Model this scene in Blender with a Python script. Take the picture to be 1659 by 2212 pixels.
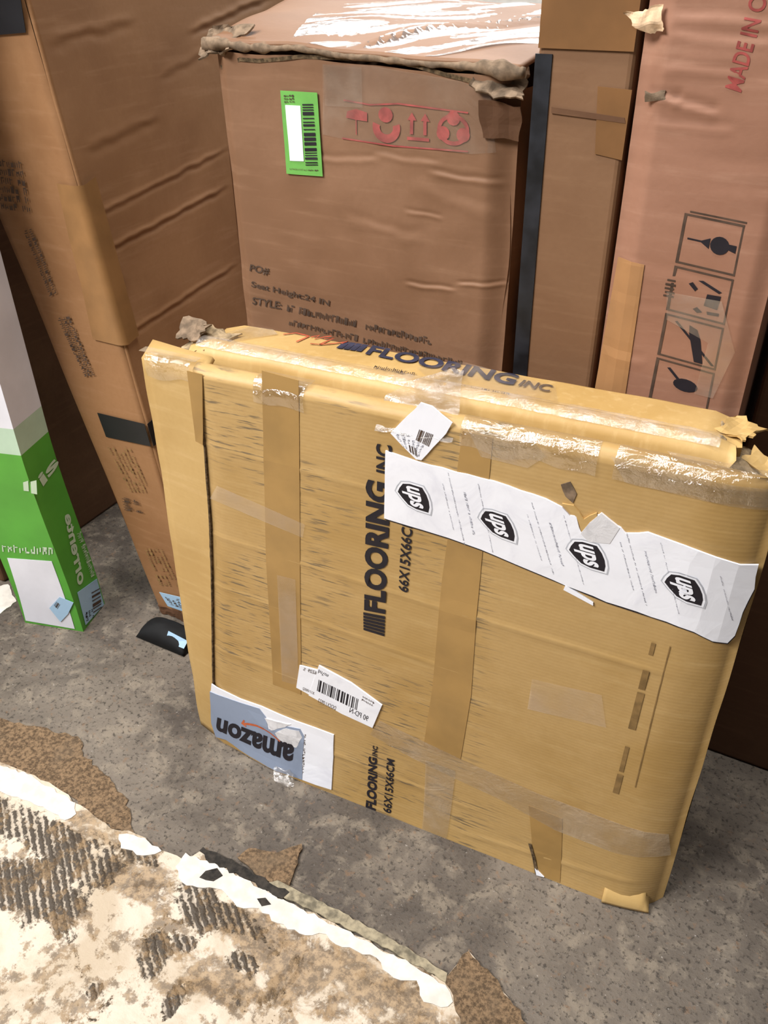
import bpy, bmesh, math, random
from mathutils import Vector, Matrix, noise as mn

for o in list(bpy.data.objects):
    bpy.data.objects.remove(o)
scene = bpy.context.scene
COL = scene.collection

# ------------------------------------------------------------------ camera
cam_d = bpy.data.cameras.new('camera')
cam_d.sensor_fit = 'AUTO'; cam_d.sensor_width = 36.0
cam_d.lens = 36.0 * 1850.0 / 2212.0
cam_d.clip_start = 0.02; cam_d.clip_end = 60
cam = bpy.data.objects.new('camera', cam_d); COL.objects.link(cam)
cam.matrix_world = Matrix(((0.879414, -0.259976, 0.398803, 0.000000), (0.475901, 0.501582, -0.722450, 0.000000), (-0.012212, 0.825123, 0.564821, 1.000000), (0.000000, 0.000000, 0.000000, 1.000000)))
scene.camera = cam

# ------------------------------------------------------------------ light
world = bpy.data.worlds.new('world'); scene.world = world
world.use_nodes = True
bg = world.node_tree.nodes['Background']
bg.inputs[0].default_value = (0.95, 0.97, 1.0, 1); bg.inputs[1].default_value = 0.05

def area(name, loc, target, sx, sy, power, color=(1, 1, 1)):
    d = bpy.data.lights.new(name, 'AREA'); d.shape = 'RECTANGLE'
    d.size = sx; d.size_y = sy; d.energy = power; d.color = color
    o = bpy.data.objects.new(name, d); COL.objects.link(o)
    o.location = loc
    o.rotation_euler = (Vector(target) - Vector(loc)).to_track_quat('-Z', 'Y').to_euler()
    return o
area('ceiling_lamp_front', (-1.8, -1.3, 2.9), (-0.4, 0.7, 0.4), 1.8, 0.9, 165, (1.0, 0.985, 0.97))
area('ceiling_lamp_over', (-0.5, 0.5, 3.2), (-0.5, 0.5, 0.0), 2.4, 0.4, 72, (1.0, 0.985, 0.96))
for k in range(3):
    area('ceiling_lamp_row', (-1.2 + 0.3*k, 4.2 + 1.5*k, 3.0), (-1.2 + 0.3*k, 4.2 + 1.5*k, 0.0), 5.0, 0.5, 190, (1.0, 0.98, 0.95))

scene.view_settings.view_transform = 'Standard'
scene.view_settings.look = 'None'
scene.view_settings.exposure = 0.0
scene.view_settings.gamma = 1.0
scene.view_settings.use_curve_mapping = False

# ------------------------------------------------------------------ helpers
R = random.Random(7)
def clamp(v, a=0.0, b=1.0): return max(a, min(b, v))
def smooth(v): v = clamp(v); return v * v * (3 - 2 * v)
def lin(c):
    out = []
    for v in c[:3]:
        v = v / 255.0
        out.append(v / 12.92 if v <= 0.04045 else ((v + 0.055) / 1.055) ** 2.4)
    return tuple(out) + (1.0,)
def N3(x, y, z): return mn.noise(Vector((x, y, z)))

def link(name, me, mat, parent=None, smooth_shade=False, kind=None, label=None):
    o = bpy.data.objects.new(name, me); COL.objects.link(o)
    if mat is not None and not me.materials: me.materials.append(mat)
    if parent is not None: o.parent = parent
    if smooth_shade:
        for p in me.polygons: p.use_smooth = True
    if kind: o['kind'] = kind
    if label: o['label'] = label
    return o
def mesh(name, verts, faces, mat, parent=None, smooth_shade=False, kind=None, label=None):
    me = bpy.data.meshes.new(name); me.from_pydata([tuple(v) for v in verts], [], faces); me.update()
    return link(name, me, mat, parent, smooth_shade, kind, label)
def bm_obj(name, bm, mat, parent=None, smooth_shade=False, kind=None, label=None):
    me = bpy.data.meshes.new(name); bm.to_mesh(me); bm.free()
    return link(name, me, mat, parent, smooth_shade, kind, label)
def thing(name, loc, rz, label, cat):
    o = bpy.data.objects.new(name, None); COL.objects.link(o)
    o.location = loc; o.rotation_euler = (0, 0, rz); o.empty_display_size = 0.05
    o['label'] = label; o['category'] = cat
    return o

def grid(name, us, vs, fn, mat, parent, smooth_shade=True, label=None, thick=0.0):
    nu, nv = len(us), len(vs)
    verts = [fn(u, v) for v in vs for u in us]
    faces = [(j*nu+i, j*nu+i+1, (j+1)*nu+i+1, (j+1)*nu+i) for j in range(nv-1) for i in range(nu-1)]
    if not thick: return mesh(name, verts, faces, mat, parent, smooth_shade, label=label)
    bm = bmesh.new(); bv = [bm.verts.new(v) for v in verts]
    for f in faces: bm.faces.new([bv[i] for i in f])
    bmesh.ops.recalc_face_normals(bm, faces=bm.faces[:])
    bmesh.ops.solidify(bm, geom=bm.faces[:], thickness=thick)
    return bm_obj(name, bm, mat, parent, smooth_shade, label=label)
def lsp(a, b, n): return [a + (b - a) * i / (n - 1) for i in range(n)]

def sheet(name, pts, fn, off, mat, parent, thick=0.0006, step=0.0, label=None):
    """a thin cut-out sheet: polygon pts in (a,b) lying on surface fn(a,b,h), its top at height off"""
    bm = bmesh.new()
    vs = [bm.verts.new((p[0], p[1], 0)) for p in pts]
    bm.faces.new(vs)
    if step:
        for ax in (0, 1):
            lo = min(p[ax] for p in pts); hi = max(p[ax] for p in pts)
            k = math.floor(lo / step) + 1
            while k * step < hi - 1e-5:
                co = [0, 0, 0]; no = [0, 0, 0]; co[ax] = k * step; no[ax] = 1
                bmesh.ops.bisect_plane(bm, geom=bm.verts[:] + bm.edges[:] + bm.faces[:], plane_co=co, plane_no=no)
                k += 1
    bmesh.ops.triangulate(bm, faces=bm.faces[:])
    r = bmesh.ops.extrude_face_region(bm, geom=bm.faces[:])
    top = {g for g in r['geom'] if isinstance(g, bmesh.types.BMVert)}
    for v in bm.verts:
        v.co = Vector(fn(v.co.x, v.co.y, off if v in top else off - thick))
    bmesh.ops.recalc_face_normals(bm, faces=bm.faces[:])
    return bm_obj(name, bm, mat, parent, label=label)

def ragged(pts, amp, step, seed, skip=()):
    """subdivide a polygon outline and jitter it, edges listed in skip stay straight"""
    r = random.Random(seed); out = []
    for i, p in enumerate(pts):
        q = pts[(i + 1) % len(pts)]
        out.append(tuple(p))
        if i in skip: continue
        L = math.hypot(q[0]-p[0], q[1]-p[1]); n = int(L / step)
        for k in range(1, n):
            t = k / n
            nx, ny = -(q[1]-p[1])/L, (q[0]-p[0])/L
            j = r.uniform(-amp, amp)
            out.append((p[0] + (q[0]-p[0])*t + nx*j, p[1] + (q[1]-p[1])*t + ny*j))
    return out

def quadmap(q):
    def f(s, t):
        a = [(1-s)*q[0][k] + s*q[1][k] for k in (0, 1)]
        b = [(1-s)*q[3][k] + s*q[2][k] for k in (0, 1)]
        return ((1-t)*a[0] + t*b[0], (1-t)*a[1] + t*b[1])
    return f

def text(name, s, q, fn, off, mat, parent, bold=0.0, label=None, shear=0.0):
    """lettering whose ink box fills quad q = baseline start, baseline end, top end, top start"""
    cu = bpy.data.curves.new(name, 'FONT'); cu.body = s; cu.size = 1.0; cu.offset = bold
    cu.resolution_u = 4; cu.shear = shear; cu.fill_mode = 'FRONT'
    o = bpy.data.objects.new(name, cu); COL.objects.link(o)
    dg = bpy.context.evaluated_depsgraph_get(); dg.update()
    me = bpy.data.meshes.new_from_object(o.evaluated_get(dg))
    bpy.data.objects.remove(o)
    xs = [v.co.x for v in me.vertices]; ys = [v.co.y for v in me.vertices]
    x0, x1, y0, y1 = min(xs), max(xs), min(ys), max(ys)
    f = quadmap(q)
    for v in me.vertices:
        a, b = f((v.co.x - x0)/(x1 - x0), (v.co.y - y0)/(y1 - y0))
        v.co = Vector(fn(a, b, off))
    me.materials.clear()
    return link(name, me, mat, parent, label=label)

def marks(name, quads, fn, off, mat, parent, label=None):
    """flat printed marks: list of polygons in (a,b); touching pieces are welded, loose specks stay joined as stuff"""
    key = {}; verts = []; faces = []; comp = []
    def find(x):
        while comp[x] != x: x = comp[x]
        return x
    for q in quads:
        f = []
        for p in q:
            k = (round(p[0], 6), round(p[1], 6))
            if k not in key: key[k] = len(verts); verts.append(fn(p[0], p[1], off)); comp.append(len(comp))
            if not f or f[-1] != key[k]: f.append(key[k])
        if len(set(f)) > 2:
            faces.append(tuple(f))
            for a in f[1:]: comp[find(a)] = find(f[0])
    n = len({find(f[0]) for f in faces})
    return mesh(name, verts, faces, mat, parent, label=label, kind='stuff' if n > 1 else None)
def inq(q, rects):
    f = quadmap(q); return [[f(s, t) for s, t in r] for r in rects]
def rect(s0, t0, s1, t1): return [(s0, t0), (s1, t0), (s1, t1), (s0, t1)]
def disc(cx, cy, rx, ry, n=20, a0=0, a1=2*math.pi):
    return [(cx + rx*math.cos(a0 + (a1-a0)*i/n), cy + ry*math.sin(a0 + (a1-a0)*i/n)) for i in range(n if a1 - a0 > 6.2 else n + 1)]
def stroke(pts, w):
    L, Rr = [], []
    for i, p in enumerate(pts):
        a = pts[max(0, i-1)]; b = pts[min(len(pts)-1, i+1)]
        l = math.hypot(b[0]-a[0], b[1]-a[1]) or 1e-6
        nx, ny = -(b[1]-a[1])/l*w/2, (b[0]-a[0])/l*w/2
        L.append((p[0]+nx, p[1]+ny)); Rr.append((p[0]-nx, p[1]-ny))
    return [[L[i], Rr[i], Rr[i+1], L[i+1]] for i in range(len(pts)-1)]
def ring(cx, cy, rx, ry, w, n=24, a0=0, a1=2*math.pi):
    out = []
    for i in range(n):
        a = a0 + (a1-a0)*i/n; b = a0 + (a1-a0)*(i+1)/n
        out.append([(cx+rx*math.cos(a), cy+ry*math.sin(a)), (cx+rx*math.cos(b), cy+ry*math.sin(b)),
                    (cx+(rx-w)*math.cos(b), cy+(ry-w)*math.sin(b)), (cx+(rx-w)*math.cos(a), cy+(ry-w)*math.sin(a))])
    return out
def scrawl(q, rows, cols, seed, fill=0.8, h=0.62):
    """worn illegible print: rows of little glyph-like strokes"""
    r = random.Random(seed); out = []
    for j in range(rows):
        t0 = (j + (1-h)/2) / rows; dh = h / rows
        for i in range(cols):
            if r.random() > fill: continue
            s0 = i / cols; ds = 0.72 / cols
            k = r.random()
            out.append(rect(s0, t0, s0 + ds*0.3, t0 + dh*r.uniform(0.6, 1)))
            if k < 0.7: out.append(rect(s0, t0 + dh*r.choice((0, .4, .78)), s0 + ds, t0 + dh*0.25 + dh*r.choice((0, .4, .75))))
            if k > 0.3: out.append(rect(s0 + ds*0.68, t0 + dh*r.uniform(0, .4), s0 + ds, t0 + dh*r.uniform(.6, 1)))
    return inq(q, out)
def bars(q, seed, n=44):
    r = random.Random(seed); out = []; x = 0.0
    while x < 1:
        w = r.choice((1, 1, 2, 3)) / n / 1.6
        out.append(rect(x, 0, min(1, x + w), 1)); x += w + r.choice((1, 1, 2)) / n / 1.4
    return inq(q, out)

# ------------------------------------------------------------------ materials
class NT:
    def __init__(s, name):
        s.m = bpy.data.materials.new(name); s.m.use_nodes = True
        s.t = s.m.node_tree; s.b = s.t.nodes['Principled BSDF']; s.out = s.t.nodes['Material Output']
        s.co = s.t.nodes.new('ShaderNodeTexCoord')
    def n(s, typ, **kw):
        x = s.t.nodes.new(typ)
        for k, v in kw.items(): setattr(x, k, v)
        return x
    def put(s, inp, v):
        if hasattr(v, 'is_linked') or hasattr(v, 'links'): s.t.links.new(v, inp)
        else: inp.default_value = v
    def mapping(s, scale=(1, 1, 1), rot=(0, 0, 0), loc=(0, 0, 0)):
        m = s.n('ShaderNodeMapping')
        m.inputs['Scale'].default_value = scale; m.inputs['Rotation'].default_value = rot; m.inputs['Location'].default_value = loc
        s.t.links.new(s.co.outputs['Object'], m.inputs['Vector']); return m.outputs[0]
    def noise(s, vec, scale, detail=4, rough=0.55, dist=0.0):
        x = s.n('ShaderNodeTexNoise'); s.put(x.inputs['Vector'], vec)
        x.inputs['Scale'].default_value = scale; x.inputs['Detail'].default_value = detail
        x.inputs['Roughness'].default_value = rough; x.inputs['Distortion'].default_value = dist
        return x.outputs[0]
    def wave(s, vec, scale, dist=1.0, axis='Z', dscale=1.0):
        x = s.n('ShaderNodeTexWave'); x.wave_type = 'BANDS'; x.bands_direction = axis
        s.put(x.inputs['Vector'], vec); x.inputs['Scale'].default_value = scale
        x.inputs['Distortion'].default_value = dist; x.inputs['Detail'].default_value = 3
        x.inputs['Detail Scale'].default_value = dscale
        return x.outputs['Fac'] if 'Fac' in x.outputs else x.outputs[1]
    def ramp(s, v, a, b, lo=0.0, hi=1.0):
        x = s.n('ShaderNodeMapRange'); x.interpolation_type = 'SMOOTHSTEP'
        s.put(x.inputs['Value'], v); x.inputs['From Min'].default_value = a; x.inputs['From Max'].default_value = b
        x.inputs['To Min'].default_value = lo; x.inputs['To Max'].default_value = hi
        return x.outputs[0]
    def math(s, op, a, b=0.0, c=None):
        x = s.n('ShaderNodeMath'); x.operation = op; s.put(x.inputs[0], a); s.put(x.inputs[1], b)
        if c is not None: s.put(x.inputs[2], c)
        return x.outputs[0]
    def mix(s, f, a, b):
        x = s.n('ShaderNodeMix'); x.data_type = 'RGBA'
        s.put(x.inputs[0], f); s.put(x.inputs[6], a); s.put(x.inputs[7], b)
        return x.outputs[2]
    def bump(s, h, strength=0.3, dist=0.001):
        x = s.n('ShaderNodeBump'); s.put(x.inputs['Height'], h)
        x.inputs['Strength'].default_value = strength; x.inputs['Distance'].default_value = dist
        s.t.links.new(x.outputs[0], s.b.inputs['Normal']); return x
    def fin(s, color, rough, spec=0.3):
        s.put(s.b.inputs['Base Color'], color); s.put(s.b.inputs['Roughness'], rough)
        s.b.inputs['Specular IOR Level'].default_value = spec
        return s.m

def cardboard(name, base, dark, light, flute=90.0, axis='Z', flute_amt=0.12, rough=0.7, spec=0.25, dirt=None, seed=0.0, fb=0.12):
    t = NT(name); co = t.mapping(loc=(seed, seed*1.7, seed*0.6))
    big = t.noise(co, 4.5, 6, 0.6, 0.4); fine = t.noise(co, 160, 3)
    st = (7, 7, 70) if axis == 'Z' else (70, 70, 7)
    streak = t.noise(t.mapping(scale=st, loc=(seed, 0, 0)), 1.4, 4)
    c = t.mix(t.ramp(big, 0.35, 0.62), lin(dark), lin(base))
    c = t.mix(t.math('MULTIPLY', t.ramp(streak, 0.5, 0.75), 0.45), c, lin(light))
    fl = t.wave(co, flute, 0.6, axis, 2.0)
    c = t.mix(t.math('MULTIPLY', t.math('MULTIPLY', fl, flute_amt), t.ramp(t.noise(t.mapping(scale=(3, 3, 60), loc=(seed, 4, 2)), 1.0, 2), 0.4, 0.6, 0.3, 1.6)), c, lin(dark))
    c = t.mix(t.math('MULTIPLY', t.ramp(fine, 0.35, 0.75), 0.22), c, lin(dark))
    if dirt:
        area_, amt = dirt
        patch = t.ramp(t.noise(t.mapping(loc=(seed+3.3, 1, 2)), 6.0, 2), area_, area_ + 0.12)
        lines = t.ramp(t.noise(t.mapping(scale=(26, 26, 330), loc=(1, 2, 0)), 1.0, 3), 0.53, 0.66)
        sx = t.n('ShaderNodeSeparateXYZ'); t.t.links.new(t.co.outputs['Object'], sx.inputs[0])
        side = t.math('ADD', t.ramp(sx.outputs[0], 0.38, 0.46, 1.0, 0.0), t.ramp(sx.outputs[2], 0.30, 0.12, 0.0, 0.25))
        c = t.mix(t.math('MULTIPLY', t.math('MULTIPLY', t.math('MULTIPLY', patch, lines), t.ramp(side, 0.0, 1.0)), amt), c, lin((96, 86, 72)))
    h = t.math('ADD', t.math('MULTIPLY', fl, fb), t.math('ADD', t.math('MULTIPLY', big, 2.0), t.math('MULTIPLY', fine, 0.3)))
    t.bump(h, 0.35, 0.0012)
    return t.fin(c, rough, spec)

def plain(name, color, rough=0.6, spec=0.3, var=0.12, scale=40, bump=0.15):
    t = NT(name); co = t.mapping()
    nz = t.noise(co, scale, 5)
    dk = tuple(v*(1-2*var) for v in color)
    c = t.mix(t.ramp(nz, 0.3, 0.7), lin(dk), lin(color))
    if bump: t.bump(nz, bump, 0.001)
    return t.fin(c, rough, spec)

def clear_tape(name, gloss=0.14, rough=0.12, tint=(232, 222, 212), haze=0.12, scale=26.0, strength=0.9):
    t = NT(name)
    tr = t.n('ShaderNodeBsdfTransparent'); gl = t.n('ShaderNodeBsdfGlossy'); df = t.n('ShaderNodeBsdfDiffuse')
    gl.inputs['Roughness'].default_value = rough; df.inputs['Color'].default_value = lin(tint)
    co = t.mapping()
    w1 = t.noise(co, scale, 5, 0.65, 1.2); w2 = t.noise(co, scale*4.5, 4, 0.6, 0.6)
    bp = t.n('ShaderNodeBump'); bp.inputs['Strength'].default_value = strength; bp.inputs['Distance'].default_value = 0.004
    t.put(bp.inputs['Height'], t.math('ADD', w1, t.math('MULTIPLY', w2, 0.18)))
    t.t.links.new(bp.outputs[0], gl.inputs['Normal']); t.t.links.new(bp.outputs[0], df.inputs['Normal'])
    m1 = t.n('ShaderNodeMixShader'); m2 = t.n('ShaderNodeMixShader')
    hz = t.ramp(t.noise(t.mapping(loc=(4, 1, 2)), scale*0.8, 4), 0.4, 0.75, haze*0.3, haze*2.2)
    t.put(m1.inputs[0], hz); t.t.links.new(tr.outputs[0], m1.inputs[1]); t.t.links.new(df.outputs[0], m1.inputs[2])
    m2.inputs[0].default_value = gloss; t.t.links.new(m1.outputs[0], m2.inputs[1]); t.t.links.new(gl.outputs[0], m2.inputs[2])
    t.t.links.new(m2.outputs[0], t.out.inputs['Surface'])
    return t.m

def paper(name, color, grey, scale=14, amt=0.5, rough=0.55):
    t = NT(name); co = t.mapping()
    nz = t.noise(co, scale, 5, 0.6, 0.8)
    c = t.mix(t.math('MULTIPLY', t.ramp(nz, 0.5, 0.75), amt), lin(color), lin(grey))
    t.bump(nz, 0.25, 0.003)
    return t.fin(c, rough, 0.35)

M = {}
M['yellow'] = cardboard('yellow_kraft', (190, 156, 102), (176, 141, 84), (204, 172, 118), 70, 'Z', 0.14, 0.5, 0.35, (0.44, 0.8), 0.3, 0.10)
M['yellow_top'] = cardboard('yellow_kraft_top', (200, 166, 108), (184, 148, 88), (214, 182, 128), 40, 'X', 0.03, 0.5, 0.35, None, 2.3, 0.0)
M['yellow_strip'] = cardboard('yellow_kraft_strip', (198, 164, 106), (184, 148, 90), (212, 180, 126), 60, 'Z', 0.04, 0.5, 0.35, None, 5.1, 0.0)  # lighter than the front: the light on the tilted flap put into colour
M['kraft_mid'] = cardboard('brown_kraft', (138, 103, 78), (126, 92, 67), (150, 115, 89), 45, 'Z', 0.03, 0.6, 0.3, None, 1.1, 0.0)
M['kraft_left'] = cardboard('orange_kraft', (156, 115, 78), (140, 100, 65), (168, 127, 92), 60, 'Z', 0.04, 0.6, 0.3, None, 8.1, 0.0)
M['kraft_pink'] = cardboard('pinkish_kraft', (164, 121, 99), (150, 108, 86), (178, 137, 114), 50, 'Z', 0.05, 0.6, 0.3, None, 4.6, 0.0)
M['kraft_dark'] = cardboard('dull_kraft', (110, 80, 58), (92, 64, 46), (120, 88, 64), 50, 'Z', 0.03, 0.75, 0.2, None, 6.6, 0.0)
M['kraft_strap'] = cardboard('plain_kraft', (132, 99, 72), (122, 89, 63), (142, 109, 81), 45, 'Z', 0.03, 0.6, 0.3, None, 3.1, 0.0)
M['torn'] = plain('torn_fibre', (186, 162, 128), 0.9, 0.1, 0.18, 120, 0.5)
M['torn_grey'] = plain('torn_grey_liner', (146, 124, 102), 0.85, 0.15, 0.16, 90, 0.4)
M['torn_pale'] = plain('torn_pale_fibre', (240, 206, 168), 0.9, 0.1, 0.08, 120, 0.5)
M['seam_and_shade'] = plain('dirty_seam_and_shade', (118, 98, 74), 0.9, 0.1, 0.25, 200, 0.4)  # dirty seam and cut, also the painted shade under the centre rim
M['tan_tape'] = plain('tan_tape', (154, 113, 70), 0.35, 0.5, 0.06, 18, 0.1)
M['pale_tape'] = plain('pale_tan_tape', (172, 128, 86), 0.35, 0.4, 0.05, 14, 0.1)
M['brown_tape'] = plain('brown_tape', (134, 96, 60), 0.35, 0.4, 0.06, 14, 0.1)
M['gold_tape'] = plain('gold_tape', (174, 137, 80), 0.3, 0.4, 0.05, 14, 0.1)
M['black_tape'] = plain('black_tape', (30, 30, 33), 0.4, 0.4, 0.1, 20, 0.1)
M['strap'] = plain('dark_green_strap', (44, 46, 52), 0.4, 0.4, 0.3, 22, 0.1)
M['clear'] = clear_tape('clear_tape', 0.10, 0.12, (226, 206, 176), 0.10)
M['clear_thin'] = clear_tape('clear_tape_thin', 0.05, 0.2, (222, 204, 184), 0.07, 14.0, 0.3)
M['wrap'] = clear_tape('clear_film', 0.12, 0.12, (235, 225, 215), 0.14, 40.0, 1.0)
M['edge_tape'] = clear_tape('glossy_edge_tape', 0.20, 0.10, (238, 214, 170), 0.05, 34.0, 1.0)
M['film'] = clear_tape('stretched_film', 0.16, 0.1, (238, 226, 214), 0.26, 55.0, 1.0)
M['top_tape'] = clear_tape('glossy_top_tape', 0.30, 0.25, (236, 222, 214), 0.16, 13.0, 1.0)
M['white_label'] = paper('white_label', (244, 245, 252), (206, 206, 220), 16, 0.4)
M['grey_film'] = paper('grey_mailer_film', (146, 158, 180), (126, 136, 156), 10, 0.5, 0.45)
M['torn_paper'] = paper('torn_label_paper', (222, 220, 222), (176, 174, 178), 60, 0.6, 0.8)
M['blue_label'] = paper('pale_blue_label', (168, 200, 226), (140, 172, 204), 20, 0.4, 0.4)
M['ink'] = plain('black_ink', (40, 36, 42), 0.6, 0.25, 0.06, 60, 0)
M['ink_blue'] = plain('navy_ink', (58, 58, 78), 0.6, 0.25, 0.15, 40, 0)
M['ink_soft'] = plain('faded_ink', (92, 74, 62), 0.7, 0.2, 0.12, 60, 0)
M['ink_brown'] = plain('brown_ink', (152, 121, 76), 0.7, 0.2, 0.1, 60, 0)
M['ink_grey'] = plain('grey_ink', (168, 168, 178), 0.7, 0.2, 0.1, 60, 0)
M['ink_silver'] = plain('silver_ink', (196, 198, 206), 0.6, 0.2, 0.05, 60, 0)
M['ink_red'] = plain('red_ink', (174, 84, 78), 0.7, 0.2, 0.12, 60, 0)
M['ink_pink'] = plain('faded_red_ink', (184, 88, 84), 0.7, 0.2, 0.12, 60, 0)
M['pen_red'] = plain('red_pen', (190, 84, 60), 0.7, 0.2, 0.1, 60, 0)
M['ink_orange'] = plain('orange_ink', (214, 112, 70), 0.6, 0.2, 0.1, 60, 0)
M['green_label'] = plain('green_label', (112, 178, 86), 0.5, 0.3, 0.03, 30, 0.05)
M['green_print'] = plain('green_print', (92, 172, 60), 0.35, 0.4, 0.05, 10, 0.05)
M['mint'] = plain('pale_green_print', (196, 222, 196), 0.4, 0.4, 0.05, 10, 0.05)
M['white_print'] = plain('white_print', (236, 236, 244), 0.4, 0.4, 0.03, 10, 0.05)
M['pale_print'] = plain('pale_lettering', (206, 226, 196), 0.4, 0.3, 0.05, 10, 0)
M['black'] = plain('black_plastic', (20, 20, 22), 0.75, 0.35, 0.2, 30, 0.3)

def floor_mat():
    t = NT('grimy_concrete'); co = t.mapping()
    big = t.noise(co, 3.0, 7, 0.62, 0.6); mid = t.noise(co, 26, 6, 0.65, 0.4); fine = t.noise(co, 150, 5, 0.7)
    c = t.mix(t.ramp(big, 0.36, 0.62), lin((78, 70, 63)), lin((118, 108, 97)))
    c = t.mix(t.math('MULTIPLY', t.ramp(mid, 0.48, 0.66), 0.65), c, lin((142, 130, 114)))
    c = t.mix(t.math('MULTIPLY', t.ramp(fine, 0.52, 0.64), 0.85), c, lin((58, 52, 46)))
    c = t.mix(t.math('MULTIPLY', t.ramp(t.noise(t.mapping(loc=(3, 5, 1)), 150, 5, 0.75), 0.62, 0.72), 0.85), c, lin((186, 178, 170)))
    c = t.mix(t.math('MULTIPLY', t.ramp(t.noise(t.mapping(loc=(9, 2, 1)), 60, 5, 0.7), 0.58, 0.66), 0.5), c, lin((128, 100, 76)))
    h = t.math('ADD', t.math('MULTIPLY', mid, 1.4), fine)
    t.bump(h, 0.5, 0.002)
    return t.fin(c, t.ramp(mid, 0.3, 0.7, 0.42, 0.7), 0.35)
M['floor'] = floor_mat()

def blob(t, co, cx, cy, rx, ry, rot=0.0):
    m = t.n('ShaderNodeMapping'); m.vector_type = 'TEXTURE'
    m.inputs['Location'].default_value = (cx, cy, 0); m.inputs['Rotation'].default_value = (0, 0, rot); m.inputs['Scale'].default_value = (rx, ry, 10)
    t.put(m.inputs['Vector'], co)
    ln = t.n('ShaderNodeVectorMath'); ln.operation = 'LENGTH'; t.t.links.new(m.outputs[0], ln.inputs[0])
    return t.ramp(ln.outputs['Value'], 0.25, 1.35, 1.0, 0.0)
def vinyl_mat():
    t = NT('worn_vinyl_backing'); co = t.mapping()
    n1 = t.noise(co, 7.0, 9, 0.68, 0.7); n2 = t.noise(t.mapping(loc=(5, 3, 0)), 22.0, 8, 0.72, 0.6); n3 = t.noise(t.mapping(loc=(1, 8, 0)), 90.0, 6, 0.7)
    c = t.mix(t.ramp(n1, 0.4, 0.62), lin((214, 200, 182)), lin((190, 173, 150)))
    def union(lst):
        r = None
        for b in lst:
            v = blob(t, co, *b); r = v if r is None else t.math('MAXIMUM', r, v)
        return r
    brown = union([(-0.407, 0.413, 0.100, 0.035, -0.10), (-0.287, 0.427, 0.120, 0.030, -0.10), (-0.424, 0.354, 0.060, 0.030, 0.00), (-0.334, 0.402, 0.080, 0.040, 0.00), (-0.685, 0.431, 0.100, 0.025, 0.00), (-0.589, 0.405, 0.070, 0.040, 0.00), (-0.212, 0.421, 0.120, 0.030, 0.00)])
    dark = union([(-0.756, 0.393, 0.140, 0.035, 0.00), (-0.695, 0.327, 0.090, 0.050, 0.00), (-0.660, 0.397, 0.050, 0.050, 0.00), (-0.497, 0.412, 0.055, 0.030, -0.30), (-0.503, 0.333, 0.022, 0.030, 0.30), (-0.452, 0.418, 0.050, 0.020, 0.00), (-0.537, 0.274, 0.012, 0.012, 0.00), (-0.482, 0.367, 0.020, 0.012, 0.00), (-0.451, 0.305, 0.012, 0.020, 0.00), (-0.611, 0.431, 0.040, 0.020, 0.00), (-0.410, 0.380, 0.030, 0.015, 0.00)])
    n4 = t.noise(t.mapping(loc=(7, 1, 0)), 11.0, 6, 0.65, 0.9)
    jit = t.math('ADD', t.math('MULTIPLY', t.math('SUBTRACT', n4, 0.5), 2.6), t.math('ADD', t.math('MULTIPLY', t.math('SUBTRACT', n2, 0.5), 2.4), t.math('MULTIPLY', t.math('SUBTRACT', n3, 0.5), 1.6)))
    bm_ = t.ramp(t.math('ADD', brown, jit), 0.22, 0.70)
    c = t.mix(t.math('MULTIPLY', bm_, 0.85), c, t.mix(t.ramp(n3, 0.4, 0.62), lin((100, 82, 62)), lin((168, 142, 110))))
    comb = t.wave(t.mapping(rot=(0, 0, -0.94)), 34, 3.0, 'X', 5.0)
    dm = t.ramp(t.math('ADD', dark, jit), 0.40, 0.62)
    ridge = t.ramp(t.math('ADD', comb, t.math('ADD', t.math('MULTIPLY', t.math('SUBTRACT', n2, 0.5), 2.6), t.math('MULTIPLY', t.math('SUBTRACT', n4, 0.42), 2.2))), 0.05, 0.65, 0.25, 1.0)
    c = t.mix(t.math('MULTIPLY', t.math('MULTIPLY', dm, ridge), 0.95), c, lin((66, 57, 48)))
    speck = t.ramp(t.math('ADD', t.noise(t.mapping(loc=(2, 2, 0)), 46.0, 6, 0.72), t.math('MULTIPLY', t.math('SUBTRACT', n4, 0.5), 0.6)), 0.50, 0.60)
    c = t.mix(t.math('MULTIPLY', speck, 0.75), c, t.mix(t.ramp(n3, 0.4, 0.6), lin((96, 78, 58)), lin((150, 124, 92))))
    t.bump(t.math('ADD', t.math('MULTIPLY', n3, 1.0), t.math('MULTIPLY', t.math('MULTIPLY', dm, comb), 1.5)), 0.6, 0.002)
    return t.fin(c, 0.6, 0.3)
M['vinyl'] = vinyl_mat()
def brownpatch_mat():
    t = NT('brown_backing_fibre'); co = t.mapping()
    n = t.noise(co, 190, 6, 0.75); b = t.noise(co, 14, 5)
    c = t.mix(t.ramp(n, 0.38, 0.62), lin((88, 72, 56)), lin((148, 122, 94)))
    c = t.mix(t.math('MULTIPLY', t.ramp(b, 0.5, 0.7), 0.5), c, lin((120, 104, 86)))
    t.bump(n, 0.8, 0.003); return t.fin(c, 0.85, 0.15)
M['backing'] = brownpatch_mat()
M['cream'] = plain('cream_vinyl', (228, 220, 210), 0.5, 0.3, 0.05, 60, 0.3)
M['beige'] = plain('beige_vinyl_edge', (168, 156, 130), 0.6, 0.3, 0.2, 90, 0.4)
M['tar'] = plain('black_adhesive', (58, 52, 46), 0.6, 0.3, 0.3, 120, 0.6)
M['wall'] = plain('painted_wall', (232, 228, 222), 0.9, 0.1, 0.1, 3, 0.1)

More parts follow.
